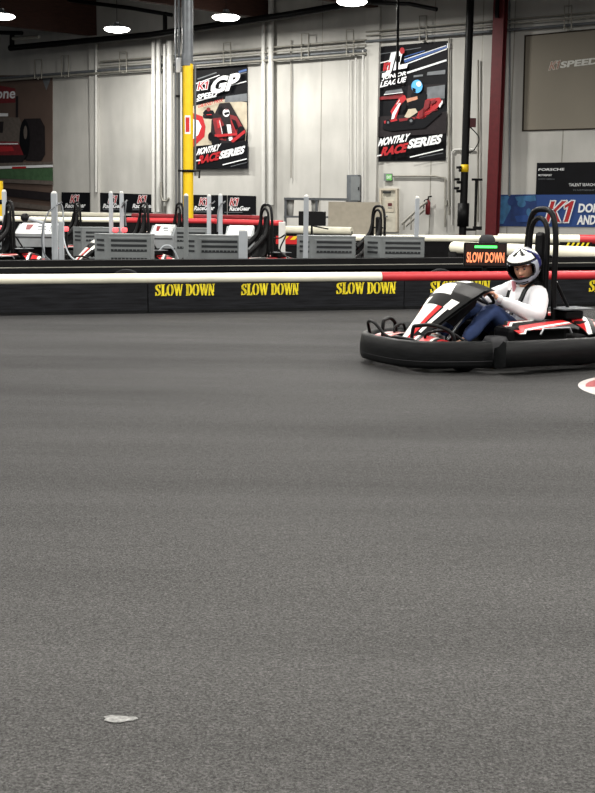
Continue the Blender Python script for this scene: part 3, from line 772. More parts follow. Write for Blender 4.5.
# red-yellow chevron board mid scene
t = thing('warning_board', 'red board with orange and black slashes left of the tall grey post', 'sign', V((at(287, 240, 26).x, 26, 0)))
x0 = at(276, 240, 26).x; x1 = at(303, 240, 26).x; z0 = at(288, 244, 26).z; z1 = at(288, 236, 26).z; zm = (z0 * .45 + z1 * .55)
g = MB(); g.box(((x0 + x1) / 2, 26, z1 / 2 - .1), (x1 - x0, .08, z1 - .2), DARKB); g.box(((x0 + x1) / 2, 25.95, (z0 + z1) / 2), (x1 - x0, .05, z1 - z0), RED); rel(g.build('board'), t)
g = MB()
for i in range(3):
    a = x0 + .1 + i * .2; g.prism([(a, 25.92, zm), (a + .1, 25.92, zm), (a + .18, 25.92, z1), (a + .08, 25.92, z1)], (0, .02, 0), YEL)
rel(g.build('slashes'), t)

# shelf frame, buckets, beige panel, monitor
def bxp(px0, y0, px1, y1, Y, dep, mt, name, parent=None, bev=0):
    a = at(px0, y1, Y); b = at(px1, y0, Y); g = MB(); g.box(((a.x + b.x) / 2, Y + dep / 2, (a.z + b.z) / 2), (b.x - a.x, dep, b.z - a.z), mt, bev=bev); return g
Y = 40.5
t = thing('workbench', 'dark metal bench frame against the far wall holding two pale tubs', 'workbench', V((at(306, 220, Y).x, Y, 0)))
zt_ = at(306, 199, Y).z; xl = at(284, 200, Y).x; xr = at(349, 200, Y).x
g = MB(); g.box(((xl + xr) / 2, Y + .3, zt_), (xr - xl, .7, .08), STEELD); rel(g.build('top'), t)
zs = at(306, 217, Y).z
g = MB(); g.box(((xl + xr) / 2, Y + .3, zs), (xr - xl, .66, .06), STEELD); rel(g.build('shelf'), t)
for x in (xl + .05, (xl + xr) / 2, xr - .05):
    g = MB(); g.box((x, Y + .3, zt_ / 2), (.08, .6, zt_), STEELD); rel(g.build('leg'), t)
for px, lb in ((290, 'left pale round tub on the bench shelf'), (315, 'right pale round tub on the bench shelf, behind the monitor')):
    b = at(px, 217, Y); b.y += .3; b.z = zs + .032
    t = thing('tub', lb, 'tub', b, 0, 'tubs on the bench shelf')
    g = MB(); g.lathe([(.001, 0), (.11, 0), (.13, .5), (.115, .5), (.11, .05), (.001, .04)], PIPEW, n=18); g.build('body', t)
    g = MB(); g.lathe([(.135, 0), (.14, 0), (.14, .05), (.001, .06)], PIPEW, (0, 0, .49), n=18); g.build('lid', t)
g = bxp(328, 202.3, 380, 234, 39.5, .12, BEIGE, 'panel'); tag(recentre(g.build('partition_panel')), 'low beige partition panel left of the door', 'panel')
Y = 34
mb_ = onz(319, 228, .68); 
t = thing('monitor', 'black monitor on a stand right above the thick white rail', 'monitor', V((at(313, 226, Y).x, Y, 0)))
g = bxp(298.5, 211.5, 326, 225.5, Y, .08, BLKM, 'x', bev=.01); rel(g.build('screen_case'), t)
g = MB(); a = at(312, 218, Y); g.tube([(a.x, Y + .1, 0), (a.x, Y + .1, a.z)], .03, BLKM, 8); g.box((a.x, Y + .1, .02), (.5, .3, .04), BLKM); rel(g.build('stand'), t)
g = MB(); b_ = at(323, 226, Y); g.tube([(a.x, Y + .04, b_.z), (b_.x + .15, Y - .05, b_.z - .08)], .02, BLKM, 6); rel(g.build('foot_bar'), t)

# ------------------------------------------------------------ front barrier with SLOW DOWN
FA = onz(50, 315, 0); FB = onz(450, 308.5, 0)
FDv = (FB - FA).normalized(); FNv = V((FDv.y, -FDv.x, 0)); FNv = FNv if FNv.y < 0 else -FNv
def FP(px, py, off=0.0): return onplane(px, py, FA + FNv * off, FNv)
FP.n = FNv
ztop = FP(250, 273).z; zbot = FP(250, 283).z; rr_ = (ztop - zbot) / 2 * 1.0; zc_ = (ztop + zbot) / 2
def fbase(px):
    q = FP(px, 300); q.z = 0; return q
def fsec(px0, px1, texts, label):
    a = fbase(px0) + FDv * .006; b = fbase(px1) - FDv * .006
    mid = (a + b) / 2
    t = thing('track_barrier', label, 'barrier', mid, math.atan2(FDv.y, FDv.x), 'black board sections of the near barrier')
    g = MB(); h = zbot + .01
    g.prism([a, b, b + V((0, 0, h)), a + V((0, 0, h))], -FNv * .12, BOARD)
    g.prism([a, b, b + V((0, 0, .045)), a + V((0, 0, .045))], FNv * .012, BLACK)
    rel(g.build('board'), t)
    for x0, x1, y0, y1, lb in texts:
        ps, wd = stencil('SLOW DOWN')
        A = FP(x0, y0); Lw = (FP(x1, y1) - A).dot(FDv); zb = FP(x0, y0).z; ht = FP(x0, y0 - 11.6).z - zb
        g = MB()
        ps = ps + [[(q[0] + .008, q[1] + .012) for q in pl] for pl in ps]
        for pl in ps: g.add([A + FDv * (q[0] * Lw) + V((0, 0, q[1] * ht)) + FNv * .008 for q in pl], [tuple(range(len(pl)))], LETY)
        rel(g.build('lettering', fix=False), t)
fsec(-110, 148, [], 'blank black barrier section at the left edge of the track')
fsec(148, 404, [(155, 215, 296, 295.3, ''), (241, 299, 295.3, 294.6, ''), (336, 396, 294.2, 293.4, '')], 'black barrier section lettered SLOW DOWN three times in yellow')
fsec(404, 700, [(430, 490, 293.0, 292.5, ''), (588.5, 648, 291.8, 291.6, '')], 'black barrier section behind the kart, partly hidden yellow SLOW DOWN')
RB = -FNv * (rr_ - .015) + V((0, 0, zc_))
g = MB(); g.tube([fbase(-110) + RB, fbase(150) + RB, fbase(381.5) + RB], rr_, CREAM, 16); tag(recentre(g.build('barrier_rail')), 'long white round rail on top of the near barrier, left part', 'rail', 'rails on the near barrier')
g = MB(); g.tube([fbase(382) + RB, fbase(550) + RB, fbase(700) + RB], rr_, REDP, 16); tag(recentre(g.build('barrier_rail')), 'red round rail on top of the near barrier, right part', 'rail', 'rails on the near barrier')

# second black barrier behind
SA = onz(0, 261, .5); SB = onz(420, 258.2, .5); sd = (SB - SA).normalized(); sn = V((sd.y, -sd.x, 0)); sn = sn if sn.y < 0 else -sn
t = thing('track_barrier', 'plain low black barrier just behind the near barrier', 'barrier', V(((SA.x + SB.x) / 2, (SA.y + SB.y) / 2, 0)))
a = SA - sd * 3.0; b = SA + sd * 14; a.z = b.z = 0
g = MB(); g.prism([a, b, b + V((0, 0, .5)), a + V((0, 0, .5))], -sn * .3, DARKB); rel(g.build('panel'), t)
g = MB(); zz = .395; g.prism([a + V((0, 0, zz - .07)), b + V((0, 0, zz - .07)), b + V((0, 0, zz)), a + V((0, 0, zz))], sn * .10, BLACK); rel(g.build('ledge'), t)
g = MB(); g.prism([a + V((0, 0, zz)), b + V((0, 0, zz)), b + V((0, 0, zz + .008)), a + V((0, 0, zz + .008))], sn * .105, PIPEG); rel(g.build('edge_strip'), t)

# two tyres between the barriers
def tyre_mesh(R, w_, g=None, o=(0, 0, 0), M=None):
    g = g or MB(); ri = R * .55
    g.lathe([(ri, -w_ / 2 * .8), (R * .8, -w_ / 2), (R * .95, -w_ / 2 * .92), (R, -w_ / 2 * .6), (R, w_ / 2 * .6), (R * .95, w_ / 2 * .92), (R * .8, w_ / 2), (ri, w_ / 2 * .8)], RUB, o, M, 28)
    return g
for px, py, lb in ((126, 269.2, 'dark tyre top poking up behind the white rail'), (441, 268.6, 'dark tyre top poking up behind the red rail')):
    q = at(px, py, (FP(px, 280).y + 1.1)); R = q.z / 2
    t = thing('tyre', lb, 'tyre', V((q.x, q.y, 0)), 0, 'tyres between the barriers')
    g = tyre_mesh(R, .17, None, (0, 0, R), Rx(math.pi / 2)); g.build('tread', t)
    g = MB(); g.lathe([(.001, -.03), (R * .5, -.03), (R * .56, -.06), (R * .56, .06), (R * .5, .03), (.001, .03)], CHAR, (0, 0, R), Rx(math.pi / 2)); g.build('rim', t)

# LED sign
Y = SA.y + (464 - 0) * 0; Yl = 18.6
lb_ = at(485.5, 254, Yl)
t = thing('led_sign', 'black LED sign lit SLOW DOWN in orange under a green bar', 'sign', V((lb_.x, Yl, 0)), -.03)
c1 = at(464, 266.5, Yl); c2 = at(507.5, 243, Yl); wS = c2.x - c1.x; hS = c2.z - c1.z; zC = (c1.z + c2.z) / 2
g = MB(); g.box((0, .05, zC), (wS, .09, hS), BLKM, bev=.008); g.build('case', t)
g = MB(); g.box((0, -.002, zC), (wS * .94, .012, hS * .9), mat('led_panel', (44, 34, 32), .4)); g.build('face_panel', t)
vs, fs = text2d('SLOW DOWN', .03, 1.05); g = MB()
g.add([((a - .5) * wS * .87, -.012, zC - .11 * hS + (b - .5) * hS * .40) for a, b in vs], fs, LED_O); g.build('lettering', t, fix=False)
g = MB(); g.box((.0, -.012, zC + hS * .33), (wS * .52, .014, hS * .10), LED_G); g.build('green_bar', t)
g = MB(); g.box((0, .07, (zC - hS / 2) / 2), (.07, .05, zC - hS / 2 + .02), BLKM); g.box((0, .07, .02), (.4, .3, .04), BLKM); g.build('post', t)

# black fitting on top right of sign (behind)
g = MB(); q = at(487, 243, 26); g.lathe([(.001, .26), (.12, .25), (.17, .18), (.18, 0), (.001, 0)], CHAR, (q.x, 26, q.z - .08), n=18); g.tube([(q.x, 26, 0), (q.x, 26, q.z)], .1, BLKM, 10)
tag(recentre(g.build('bollard')), 'dark round topped bollard just behind the LED sign', 'bollard')

# ------------------------------------------------------------ chargers
def make_charger():
    t = thing('charging_cabinet', '', 'charger')
    Wd, Dp, H = 1.04, .5, .83
    g = MB(); pl = [(-Wd / 2, .12, 0), (-Wd / 2 + .26, -Dp / 2, 0), (Wd / 2, -Dp / 2, 0), (Wd / 2, Dp / 2, 0), (-Wd / 2, Dp / 2, 0)]
    g.prism(pl, (0, 0, H), GREY)
    g.prism([(x * 1.01, y * 1.02 - .0, H) for x, y, z in pl], (0, 0, .02), GREY)
    g.build('body', t)
    g = MB(); g.box((.14, -Dp / 2 - .006, .42), (.70, .014, .74), GREY, bev=.004); g.build('front_panel', t)
    for z, hh in ((.74, .042), (.655, .042), (.57, .042), (.42, .05)):
        g = MB(); g.box((.14, -Dp / 2 - .016, z), (.62, .01, hh), GREYD)
        for k in range(9):
            if z < .6: g.box((-.12 + k * .065, -Dp / 2 - .02, z + .008), (.010, .008, hh * .6), GREY)
        g.build('louvre', t)
    a = V((-Wd / 2, .12, 0)); b = V((-Wd / 2 + .26, -Dp / 2, 0)); d = (b - a); nn = V((d.y, -d.x, 0)).normalized()
    if nn.y > 0: nn = -nn
    for z in (.74, .655, .57):
        g = MB(); p0 = a.lerp(b, .22); p1 = a.lerp(b, .85)
        g.prism([p0 + V((0, 0, z - .018)), p1 + V((0, 0, z - .018)), p1 + V((0, 0, z + .018)), p0 + V((0, 0, z + .018))], nn * .008, GREYD); g.build('side_vent', t)
    return t
CH = make_charger(); used = False
def put_charger(px, D, rz, lb, sc=1, mirror=False):
    global used
    o = CH if not used else copy_tree(CH); used = True
    q = at(px, 240, D); o.location = (q.x, D, 0); o.rotation_euler = (0, 0, rz); o['label'] = lb; o['group'] = 'grey charging cabinets'
    return o
put_charger(123, 21.2, 0, 'grey louvred charging cabinet in front of the pair of grey posts')
put_charger(212.5, 21.2, 0, 'grey louvred charging cabinet in front of the yellow pipe')
put_charger(326, 21.6, 0, 'grey louvred charging cabinet right of the tall grey post, below the monitor')
put_charger(394, 21.6, 0, 'rightmost grey louvred charging cabinet')
put_charger(96, 26.4, 0, 'farther grey charging cabinet below the leftmost black banner')
put_charger(186, 26.9, 0, 'farther grey charging cabinet peeking behind the one at the yellow pipe')
put_charger(-14, 26.6, 0, 'grey charging cabinet cut by the left edge of the view')

# sloped consoles
def console(px0, px1, D, lb, sticker):
    a = at(px0, 240, D).x; b = at(px1, 240, D).x; wd = b - a
    t = thing('charger_console', lb, 'console', ((a + b) / 2, D, 0), 0, 'grey consoles with white sloping tops')
    g = MB(); g.box((0, 0, .23), (wd * .9, .4, .46), DARKB); g.build('plinth', t)
    g = MB(); g.prism([(-wd / 2, -.3, .46), (-wd / 2, .3, .46), (-wd / 2, .3, .92), (-wd / 2, -.3, .72)], (wd, 0, 0), mat('console_grey', (128, 132, 134), .5)); g.build('body', t)
    g = MB(); g.prism([(-wd / 2 + .02, -.3, .725), (-wd / 2 + .06, .3, .93), (-wd / 2 + .06, .3, .94), (-wd / 2 + .02, -.3, .735)], (wd - .08, 0, 0), mat('console_white', (205, 208, 208), .5)); g.build('sloped_lid', t)
    g = MB(); g.box((0, -.305, .66), (wd * .9, .01, .02), GREYD); g.build('seam_strip', t)
    if sticker:
        g = MB()
        def sl(x, y): return V((x, y, .74 + (y + .3) * .342))
        g.add([sl(-wd * .3, .2), sl(-wd * .12, .2), sl(-wd * .16, -.1), sl(-wd * .26, -.1)], [(0, 1, 2, 3)], PDRED)
        g.add([sl(.0, .12), sl(wd * .2, .12), sl(wd * .2, .04), sl(0, .04)], [(0, 1, 2, 3)], PGRY)
        g.add([sl(.02, -.04), sl(wd * .24, -.04), sl(wd * .24, -.1), sl(.02, -.1)], [(0, 1, 2, 3)], PGRY)
        for k in range(3): g.add([sl(wd * (.3 + k * .05), .26), sl(wd * (.315 + k * .05), .26), sl(wd * (.345 + k * .05), -.2), sl(wd * (.33 + k * .05), -.2)], [(0, 1, 2, 3)], GREYD)
        g.build('sticker', t, fix=False)
    return t
console(17, 58, 25.3, 'grey console with white sloping top and stickers at left', True)
console(151, 175, 25.3, 'grey console with white sloping top left of the grey column', True)
console(226, 254, 25.3, 'grey console with white sloping top left of the black kart seat', False)
# small upright white cabinet at 283
g = bxp(278.5, 222, 285.5, 247, 24.8, .15, PIPEW, 'x', bev=.01); o = g.build('power_pillar'); 
g2 = at(282, 247, 24.8); o.data.transform(Matrix.Translation((0, 0, 0))); 
for v in o.data.vertices:
    if v.co.z < (g2.z + .2): v.co.z = 0.0
tag(recentre(o), 'white upright power pillar beside the orange slashed board', 'pillar')

# grey posts (square with cap)
def post(px, ytop, wpx, D, lb, dark=False):
    top = at(px, ytop, D); wd = wpx * D / F
    t = thing('cable_post', lb, 'post', (top.x, D, 0), 0, 'grey upright cable posts')
    g = MB(); g.box((0, 0, (top.z - .04) / 2), (wd, wd, top.z - .04), GREYL if not dark else GREY, bev=.006); g.build('shaft', t)
    g = MB(); g.lathe([(wd * .5, 0), (wd * .5, .02), (wd * .3, .04), (.001, .045)], PIPEW, (0, 0, top.z - .045), n=12); g.build('cap', t)
    g = MB(); g.box((0, 0, .01), (wd * 2.2, wd * 2.2, .02), STEELD); g.build('foot_plate', t)
    return top
PT = [(54, 191, 5.6, 20.6, 'tall grey post in front of the white sloping console at left'), (4, 189.5, 4, 24.7, 'tall grey post at the left edge of the view'),
      (110.8, 191, 3.8, 24.7, 'left one of the two tall grey posts set close together'), (121.5, 191, 3.8, 24.7, 'right one of the two tall grey posts set close together'),
      (186, 193.5, 4.4, 20.6, 'dark grey tall post in front of the yellow pipe', True), (209, 194.2, 4, 24.7, 'tall grey post behind the second near cabinet, left one'),
      (220.5, 193.5, 4, 24.7, 'tall grey post behind the second near cabinet, right one'), (306.3, 194.5, 5, 20.9, 'tall grey post in front of the black monitor'),
      (417.5, 196, 4.2, 21.4, 'tall grey post at the right end of the rightmost cabinet'),
      (243.2, 228.5, 8.6, 20.7, 'short thick grey post right of the second near cabinet'), (61, 219.5, 4.6, 21.1, 'short grey post right behind the tall post at left')]
for a in PT: post(*a)
# cables looping from the posts
def cable(pts, r, mt, lb):
    g = MB(); g.tube(bez([at(x, y, D) for x, y, D in pts], 6), r, mt, 6); tag(recentre(g.build('charging_cable')), lb, 'cable', 'charging cables')
cable([(55, 207, 20.5), (48, 213, 20.4), (43, 228, 20.3), (42, 243, 20.3), (45, 255, 20.3), (51, 261, 20.3)], .012, STEELD, 'grey cable arcing left of the tall post at left')
cable([(57, 203, 20.6), (62, 206, 20.8), (63.5, 222, 20.8), (64, 240, 20.7), (69, 254, 20.5), (77, 262, 20.4)], .014, GREYL, 'pale cable drooping right of the tall post at left')
cable([(122, 207, 24.65), (126, 202, 24.5), (125, 214, 24.5), (126, 226, 24.5)], .016, STEELD, 'grey cable hung on the right one of the paired posts')
cable([(221, 204, 24.65), (218, 212, 24.5), (217.5, 232, 24.5)], .016, STEELD, 'grey cable on the post right of the yellow pipe')
cable([(160, 250, 20.6), (164, 246, 20.6), (170, 246, 20.6), (175, 252, 20.6), (179, 261, 20.6)], .016, GREYL, 'pale cable looping over the low gap left of the dark post')
cable([(274, 238, 22), (280, 238, 21.8), (286, 235, 21.6), (280, 250, 21.6), (288, 258, 21.4)], .014, BLKM, 'black cable curling below the white pillar')
# hooks on paired posts
for px, py, lb in ((125.5, 202, 'right of the paired posts'), (223.5, 203, 'on the post right of the yellow pipe'), (213, 203, 'on the post nearest the K1 banners'), (60, 204, 'on the tall post at left')):
    D = 24.7 if px > 100 else 20.6
    g = MB(); g.tube([at(px - 3, py + 1, D - .05), at(px, py, D - .1), at(px + 2, py - 2, D - .1)], .014, STEEL, 6); tag(recentre(g.build('cable_hook')), 'small metal cable hook ' + lb, 'hook', 'cable hooks')
# red lamps on parked kart gear
for px, py, D, lb in ((2, 228, 24.6, 'glowing red lamp at the left edge'), (66, 229, 24.6, 'glowing red lamp left of the farther cabinet'), (115.5, 230, 24.6, 'left glowing red lamp between the paired posts'), (124.5, 230, 24.6, 'right glowing red lamp beside the paired posts'),):
    q = at(px, py, D)
    t = thing('signal_lamp', lb, 'lamp', (q.x, D, 0), 0, 'glowing red lamps')
    g = MB(); g.box((0, 0, q.z), (.11, .1, .10), LED_R, bev=.03); g.build('lens', t)
    g = MB(); g.box((0, .04, (q.z - .05) / 2), (.04, .04, q.z - .05), BLKM); g.build('stem', t)
# tube arm with black knob at left
t = thing('tube_lever', 'grey tube with round black head leaning over the left console', 'lever', (at(36, 240, 25).x, 25, 0))
a = at(25, 217.5, 25); b = at(43, 223, 25)
g = MB(); g.lathe([(.001, -.06), (.07, -.055), (.09, -.02), (.09, .02), (.07, .055), (.001, .06)], BLKM, a, Rx(1.2), 16); rel(g.build('head'), t)
g = MB(); g.tube([a, b], .035, GREYL, 10); g.tube([b, V((b.x, 25, 0))], .03, GREYL, 8); rel(g.build('tube'), t)

# ------------------------------------------------------------ kart
def kart_nose_point(u, v):
    # u across -1..1, v along 0 (front tip) .. 1 (top by the wheel)
    prof = [(0.0, .99, .16, .03), (.1, .95, .21, .065), (.25, .86, .30, .10), (.45, .73, .43, .14), (.62, .60, .555, .19), (.78, .48, .66, .235), (.9, .37, .725, .245), (1.0, .25, .735, .21)]
    for i in range(len(prof) - 1):
        if v <= prof[i + 1][0] + 1e-6: break
    a, b = prof[i], prof[i + 1]; t = (v - a[0]) / (b[0] - a[0])
    x, z, hw = (a[k] + (b[k] - a[k]) * t for k in (1, 2, 3)); hw *= 1.38
    return V((x - .07 * u * u * (.4 + .6 * v), u * hw, z - .055 * u * u))
def make_kart():
    t = thing('racing_kart', '', 'kart')
    # front bumper
    half = [(1.18, .0), (1.175, .16), (1.15, .30), (1.08, .44), (.95, .56), (.78, .62), (.62, .675), (.46, .70)]
    front = [(x, -y) for x, y in half[::-1]] + half[1:]
    def fine(p, n=3): return [(q.x, q.y) for q in bez([(a, b, 0) for a, b in p], n)]
    sec = [(-.07, .055), (-.004, .05), (.008, .075), (.012, .15), (.0, .225), (-.012, .235), (-.05, .24), (-.07, .23)]
    g = MB(); g.sweep(fine(front)[::-1], [(-a, .055 + (z - .055) * 1.18) for a, z in sec], BLACK)
    g.sweep([(x * .995, y * .995) for x, y in fine(front)[::-1]], [(-.010, .10), (-.018, .106), (-.010, .112)], CHAR); g.build('front_bumper', t)
    for sgn in (1, -1):
        side = [(.44, .70 * sgn), (.30, .715 * sgn), (.0, .72 * sgn), (-.4, .72 * sgn), (-.72, .70 * sgn), (-.80, .69 * sgn)]
        ss = [(-.02, .05), (.008, .07), (.014, .16), (.0, .215), (-.07, .235), (-.15, .29), (-.2, .28), (-.2, .08), (-.1, .055)]
        ss = [(a * sgn * -1, z) for a, z in ss]
        g = MB(); g.sweep(fine(side), ss, BLACK)
        g.tube([(.35, .728 * sgn, .17), (-.7, .732 * sgn, .17)], .005, CHAR, 6)
        g.build('side_pod', t)
    rear = [(-.82, .66), (-.98, .64), (-1.10, .5), (-1.15, .25), (-1.16, 0), (-1.15, -.25), (-1.10, -.5), (-.98, -.64), (-.82, -.66)]
    g = MB(); g.sweep(fine(rear), [(-.02, .05), (-.05, .1), (-.055, .2), (-.03, .27), (.06, .29), (.08, .06)], BLACK); g.build('rear_bumper', t)
    # chassis + tray
    g = MB()
    g.box((.1, 0, .06), (1.5, .62, .02), BLKM)
    for y in (.3, -.3): g.tube([(.95, y * .8, .09), (.6, y, .09), (-.95, y * 1.1, .09)], .016, BLKM, 8)
    g.tube([(.62, -.5, .13), (.62, .5, .13)], .018, BLKM, 8); g.tube([(-.62, -.55, .14), (-.62, .55, .14)], .02, STEEL, 8)
    g.tube([(.95, -.24, .09), (.95, .24, .09)], .016, BLKM, 8)
    g.build('chassis', t)
    # wheels
    for x, y, R, wv in ((.62, .50, .13, .13), (.62, -.50, .13, .13), (-.62, .47, .14, .2), (-.62, -.47, .14, .2)):
        g = tyre_mesh(R, wv, None, (x, y, R), Rx(math.pi / 2)); o = g.build('wheel', t)
        g = MB(); g.lathe([(.001, -wv * .2), (R * .3, -wv * .25), (R * .5, -wv * .3), (R * .56, -wv * .42), (R * .56, wv * .42), (R * .5, wv * .3), (R * .3, wv * .25), (.001, wv * .2)], STEEL, (x, y, R), Rx(math.pi / 2), 18); g.build('rim', o)
    # front hoops
    for sgn in (1, -1):
        g = MB(); a = V((.98, .24 * sgn, .22)); b = V((.70, .47 * sgn, .21)); m_ = a.lerp(b, .5)
        g.tube(bez([a, a + V((-.01, .01 * sgn, .14)), a.lerp(b, .15) + V((0, 0, .165)), a.lerp(b, .5) + V((0, 0, .175)), a.lerp(b, .85) + V((0, 0, .14)), b + V((0, 0, .08)), b], 5), .017, BLKM, 8)
        g.tube([a + V((0, 0, .02)), b + V((0, 0, .02))], .015, BLKM, 8)
        g.tube(bez([a + V((-.14, 0, 0)), a + V((-.14, .03 * sgn, .09)), m_ + V((-.14, 0, .12)), b + V((-.1, 0, .05)), b + V((-.12, 0, -.02))], 5), .012, BLKM, 8)
        g.build('wheel_guard', t)
    g = MB(); g.tube(bez([(1.0, -.42, .24), (1.06, -.36, .36), (1.09, -.2, .37), (1.06, -.08, .28), (1.03, 0, .25)], 6), .015, BLKM, 8); g.tube(bez([(1.0, .42, .24), (1.04, .36, .27), (1.08, .2, .28), (1.06, .08, .27), (1.03, 0, .25)], 6), .015, BLKM, 8); g.build('bumper_bar', t)
    # front deck fairing: red/white panels beside the nose
    for sgn in (1, -1):
        g = MB()
        g.grid(lambda u, v: (.98 - .34 * u, (.12 + .30 * v) * sgn, .25 + .03 * math.sin(u * 3) - .02 * v), 40, 32,
               lambda u, v: RED if (u + v) % .7 < .42 else (WHITE if (u + v) % .7 < .52 else BLKM)); g.build('deck_panel', t)
    # nose fairing
    def nm(u, v):
        s_ = 2 * u - 1
        if v < .14: return RED
        if v < .60:
            if s_ < -.72: return RED
            if s_ < .30: return SILV if (-.26 < s_ < -.12 and v < .5) else WHITE
            if s_ < .52: return RED
            if s_ < .60: return BLKM
            if s_ < .76 and v > .3: return WHITE
            return BLKM
        if v < .70:
            if -.95 < s_ < -.45 or .55 < s_ < .85: return WHITE
            return BLKM
        if .74 < v < .88 and -.75 < s_ + (v - .8) * 2 < .25: return WHITE
        if v > .93 and s_ < .3: return WHITE
        return BLKM
    g = MB(); g.grid(lambda a, b: kart_nose_point(2 * a - 1, b), 90, 120, nm)
    g.grid(lambda a, b: kart_nose_point(2 * a - 1, b) - V((.03, 0, .012)), 12, 16, lambda a, b: BLKM)
    g.build('nose_fairing', t)
    for sgn in (1, -1):
        g = MB(); g.add([V((.60, .12 * sgn, .42)), V((.42, .20 * sgn, .60)), V((.24, .19 * sgn, .66)), V((.27, .16 * sgn, .52)), V((.46, .12 * sgn, .34))], [(0, 1, 2, 3, 4)], BLKM); g.build('cowl_side', t)
    # steering
    wc = V((.12, 0, .62)); ax = V((-.62, 0, .78)).normalized(); side = V((0, 1, 0)); dn = ax.cross(side)
    g = MB(); g.tube([wc + (side * math.cos(q) + dn * math.sin(q)) * .155 for q in [i * math.pi / 16 for i in range(32)]], .016, RUB, 10, closed=True); sw = g.build('steering_wheel', t)
    g = MB()
    for q in (0, math.pi, math.pi * .5): g.tube([wc - ax * .01, wc + (side * math.cos(q) + dn * math.sin(q)) * .15], .012, STEEL, 6)
    g.lathe([(.001, .01), (.04, .008), (.045, -.02), (.001, -.03)], BLKM, wc, ax.to_track_quat('Z', 'Y').to_matrix(), 16); g.build('spokes', sw)
    g = MB(); g.tube([wc, wc - ax * .52], .014, STEEL, 8); g.build('steering_column', t)
    # pedals
    for y in (.14, -.14):
        g = MB(); g.tube([(.66, y, .07), (.60, y, .24)], .01, STEEL, 6); g.box((.60, y, .24), (.015, .08, .06), STEEL); g.build('pedal', t)
    # seat (bucket)
    def seat(u, v):
        s_ = (2 * u - 1)
        prof = [(.10, .15), (-.05, .10), (-.2, .09), (-.34, .13), (-.44, .26), (-.50, .42), (-.55, .60), (-.58, .72)]
        k = v * (len(prof) - 1); i = min(int(k), len(prof) - 2); f = k - i
        x = prof[i][0] + (prof[i + 1][0] - prof[i][0]) * f; z = prof[i][1] + (prof[i + 1][1] - prof[i][1]) * f
        hw = .17 + .04 * math.sin(v * 3.1) - (.06 * max(0, v - .8) / .2)
        lift = abs(s_) ** 3 * (.15 if v < .75 else .08)
        return V((x + (lift * .9 if v > .45 else 0), s_ * hw, z + (lift if v <= .6 else 0)))
    g = MB(); g.grid(seat, 14, 24, lambda a, b: BLKM); g.grid(lambda a, b: seat(a, b) - V((.02 if b > .45 else 0, 0, .02)), 14, 24, lambda a, b: BLKM)
    g.build('seat', t)
    # roll hoop + headrest
    g = MB()
    for hw, x, zt_, r in ((.21, -.56, 1.38, .027), (.13, -.53, 1.30, .024)):
        g.tube(bez([(x - .02, -hw, .14), (x, -hw, .7), (x, -hw * .98, 1.1), (x, -hw * .7, zt_ - .05), (x, 0, zt_), (x, hw * .7, zt_ - .05), (x, hw * .98, 1.1), (x, hw, .7), (x - .02, hw, .14)], 6), r, BLKM, 10)
    g.tube([(-.6, -.185, .95), (-.6, .185, .95)], .016, BLKM, 8)
    g.tube([(-.6, -.19, .72), (-.86, -.2, .3)], .016, BLKM, 8); g.tube([(-.6, .19, .72), (-.86, .2, .3)], .016, BLKM, 8)
    g.build('roll_hoop', t)
    g = MB(); g.box((-.55, 0, .94), (.06, .12, .46), BLKM, bev=.03); g.build('headrest', t)
    # battery boxes
    for sgn in (1, -1):
        g = MB(); g.box((-.16, .40 * sgn, .22), (.62, .28, .28), BLKM, bev=.04); o = g.build('battery_box', t)
        def sidec(u, v, sgn=sgn): return V((.12 - .66 * u, (.30 + .32 * v) * sgn, .395 - .05 * v * v - .03 * (u < .1)))
        def sm_(u, v):
            q = v + u * .5
            if .30 < q < .42 or .98 < q < 1.08: return WHITE
            if .42 < q < .72 or q > 1.16: return BLKM
            if q < .22: return BLKM
            return RED
        g = MB(); g.grid(sidec, 72, 44, sm_); g.grid(lambda u, v: sidec(u, v) - V((0, 0, .012)), 22, 14, lambda a, b: BLKM); g.build('battery_cover', t)
        g = MB(); g.lathe([(.001, .0), (.11, 0), (.12, .04), (.12, .16), (.09, .21), (.001, .22)], CHAR, (.24, .44 * sgn, .07), n=22); g.build('side_canister', t)
        g = MB(); g.tube([(-.05, .69 * sgn, .31), (-.08, .69 * sgn, .36), (-.36, .69 * sgn, .36), (-.39, .69 * sgn, .31)], .01, STEEL, 6); g.build('grab_rail', t)
    # rear cover and motor
    def rear_c(u, v): return V((-.66 - .46 * u, (2 * v - 1) * .6, .40 + .06 * math.sin(u * 3.1) - .12 * abs(2 * v - 1) ** 3 - .1 * u))
    g = MB(); g.grid(rear_c, 54, 80, lambda u, v: RED if (u * 1.3 + abs(2 * v - 1)) % .62 < .34 else (WHITE if (u * 1.3 + abs(2 * v - 1)) % .62 < .48 else BLKM))
    g.grid(lambda u, v: rear_c(u, v) - V((0, 0, .015)), 18, 30, lambda u, v: BLKM); g.build('rear_cover', t)
    g = MB(); g.box((-.82, .0, .25), (.34, .9, .26), BLKM, bev=.04); g.build('motor', t)
    g = MB(); g.box((-.70, .24, .43), (.20, .24, .08), BLKM, bev=.02); g.build('controller_box', t)
    g = MB(); g.box((-.72, .26, .485), (.34, .26, .010), STEELD); g.build('metal_tray', t)
    return t
K = make_kart()
K['label'] = 'black kart with red and white trim carrying the driver, on open track'; K['group'] = 'racing karts'
PHI = math.radians(27)
def place_kart(o, px, py, lx, lz, D, phi):
    """put local point (lx,0,lz) at the photo point at depth D"""
    q = at(px, py, D); h = V((-math.cos(phi), -math.sin(phi), 0))
    b = q - h * lx; o.location = (b.x, b.y, 0); o.rotation_euler = (0, 0, math.pi + phi)
KD = 11.1
place_kart(K, 526.5, 264, -.40, .9, KD, PHI)

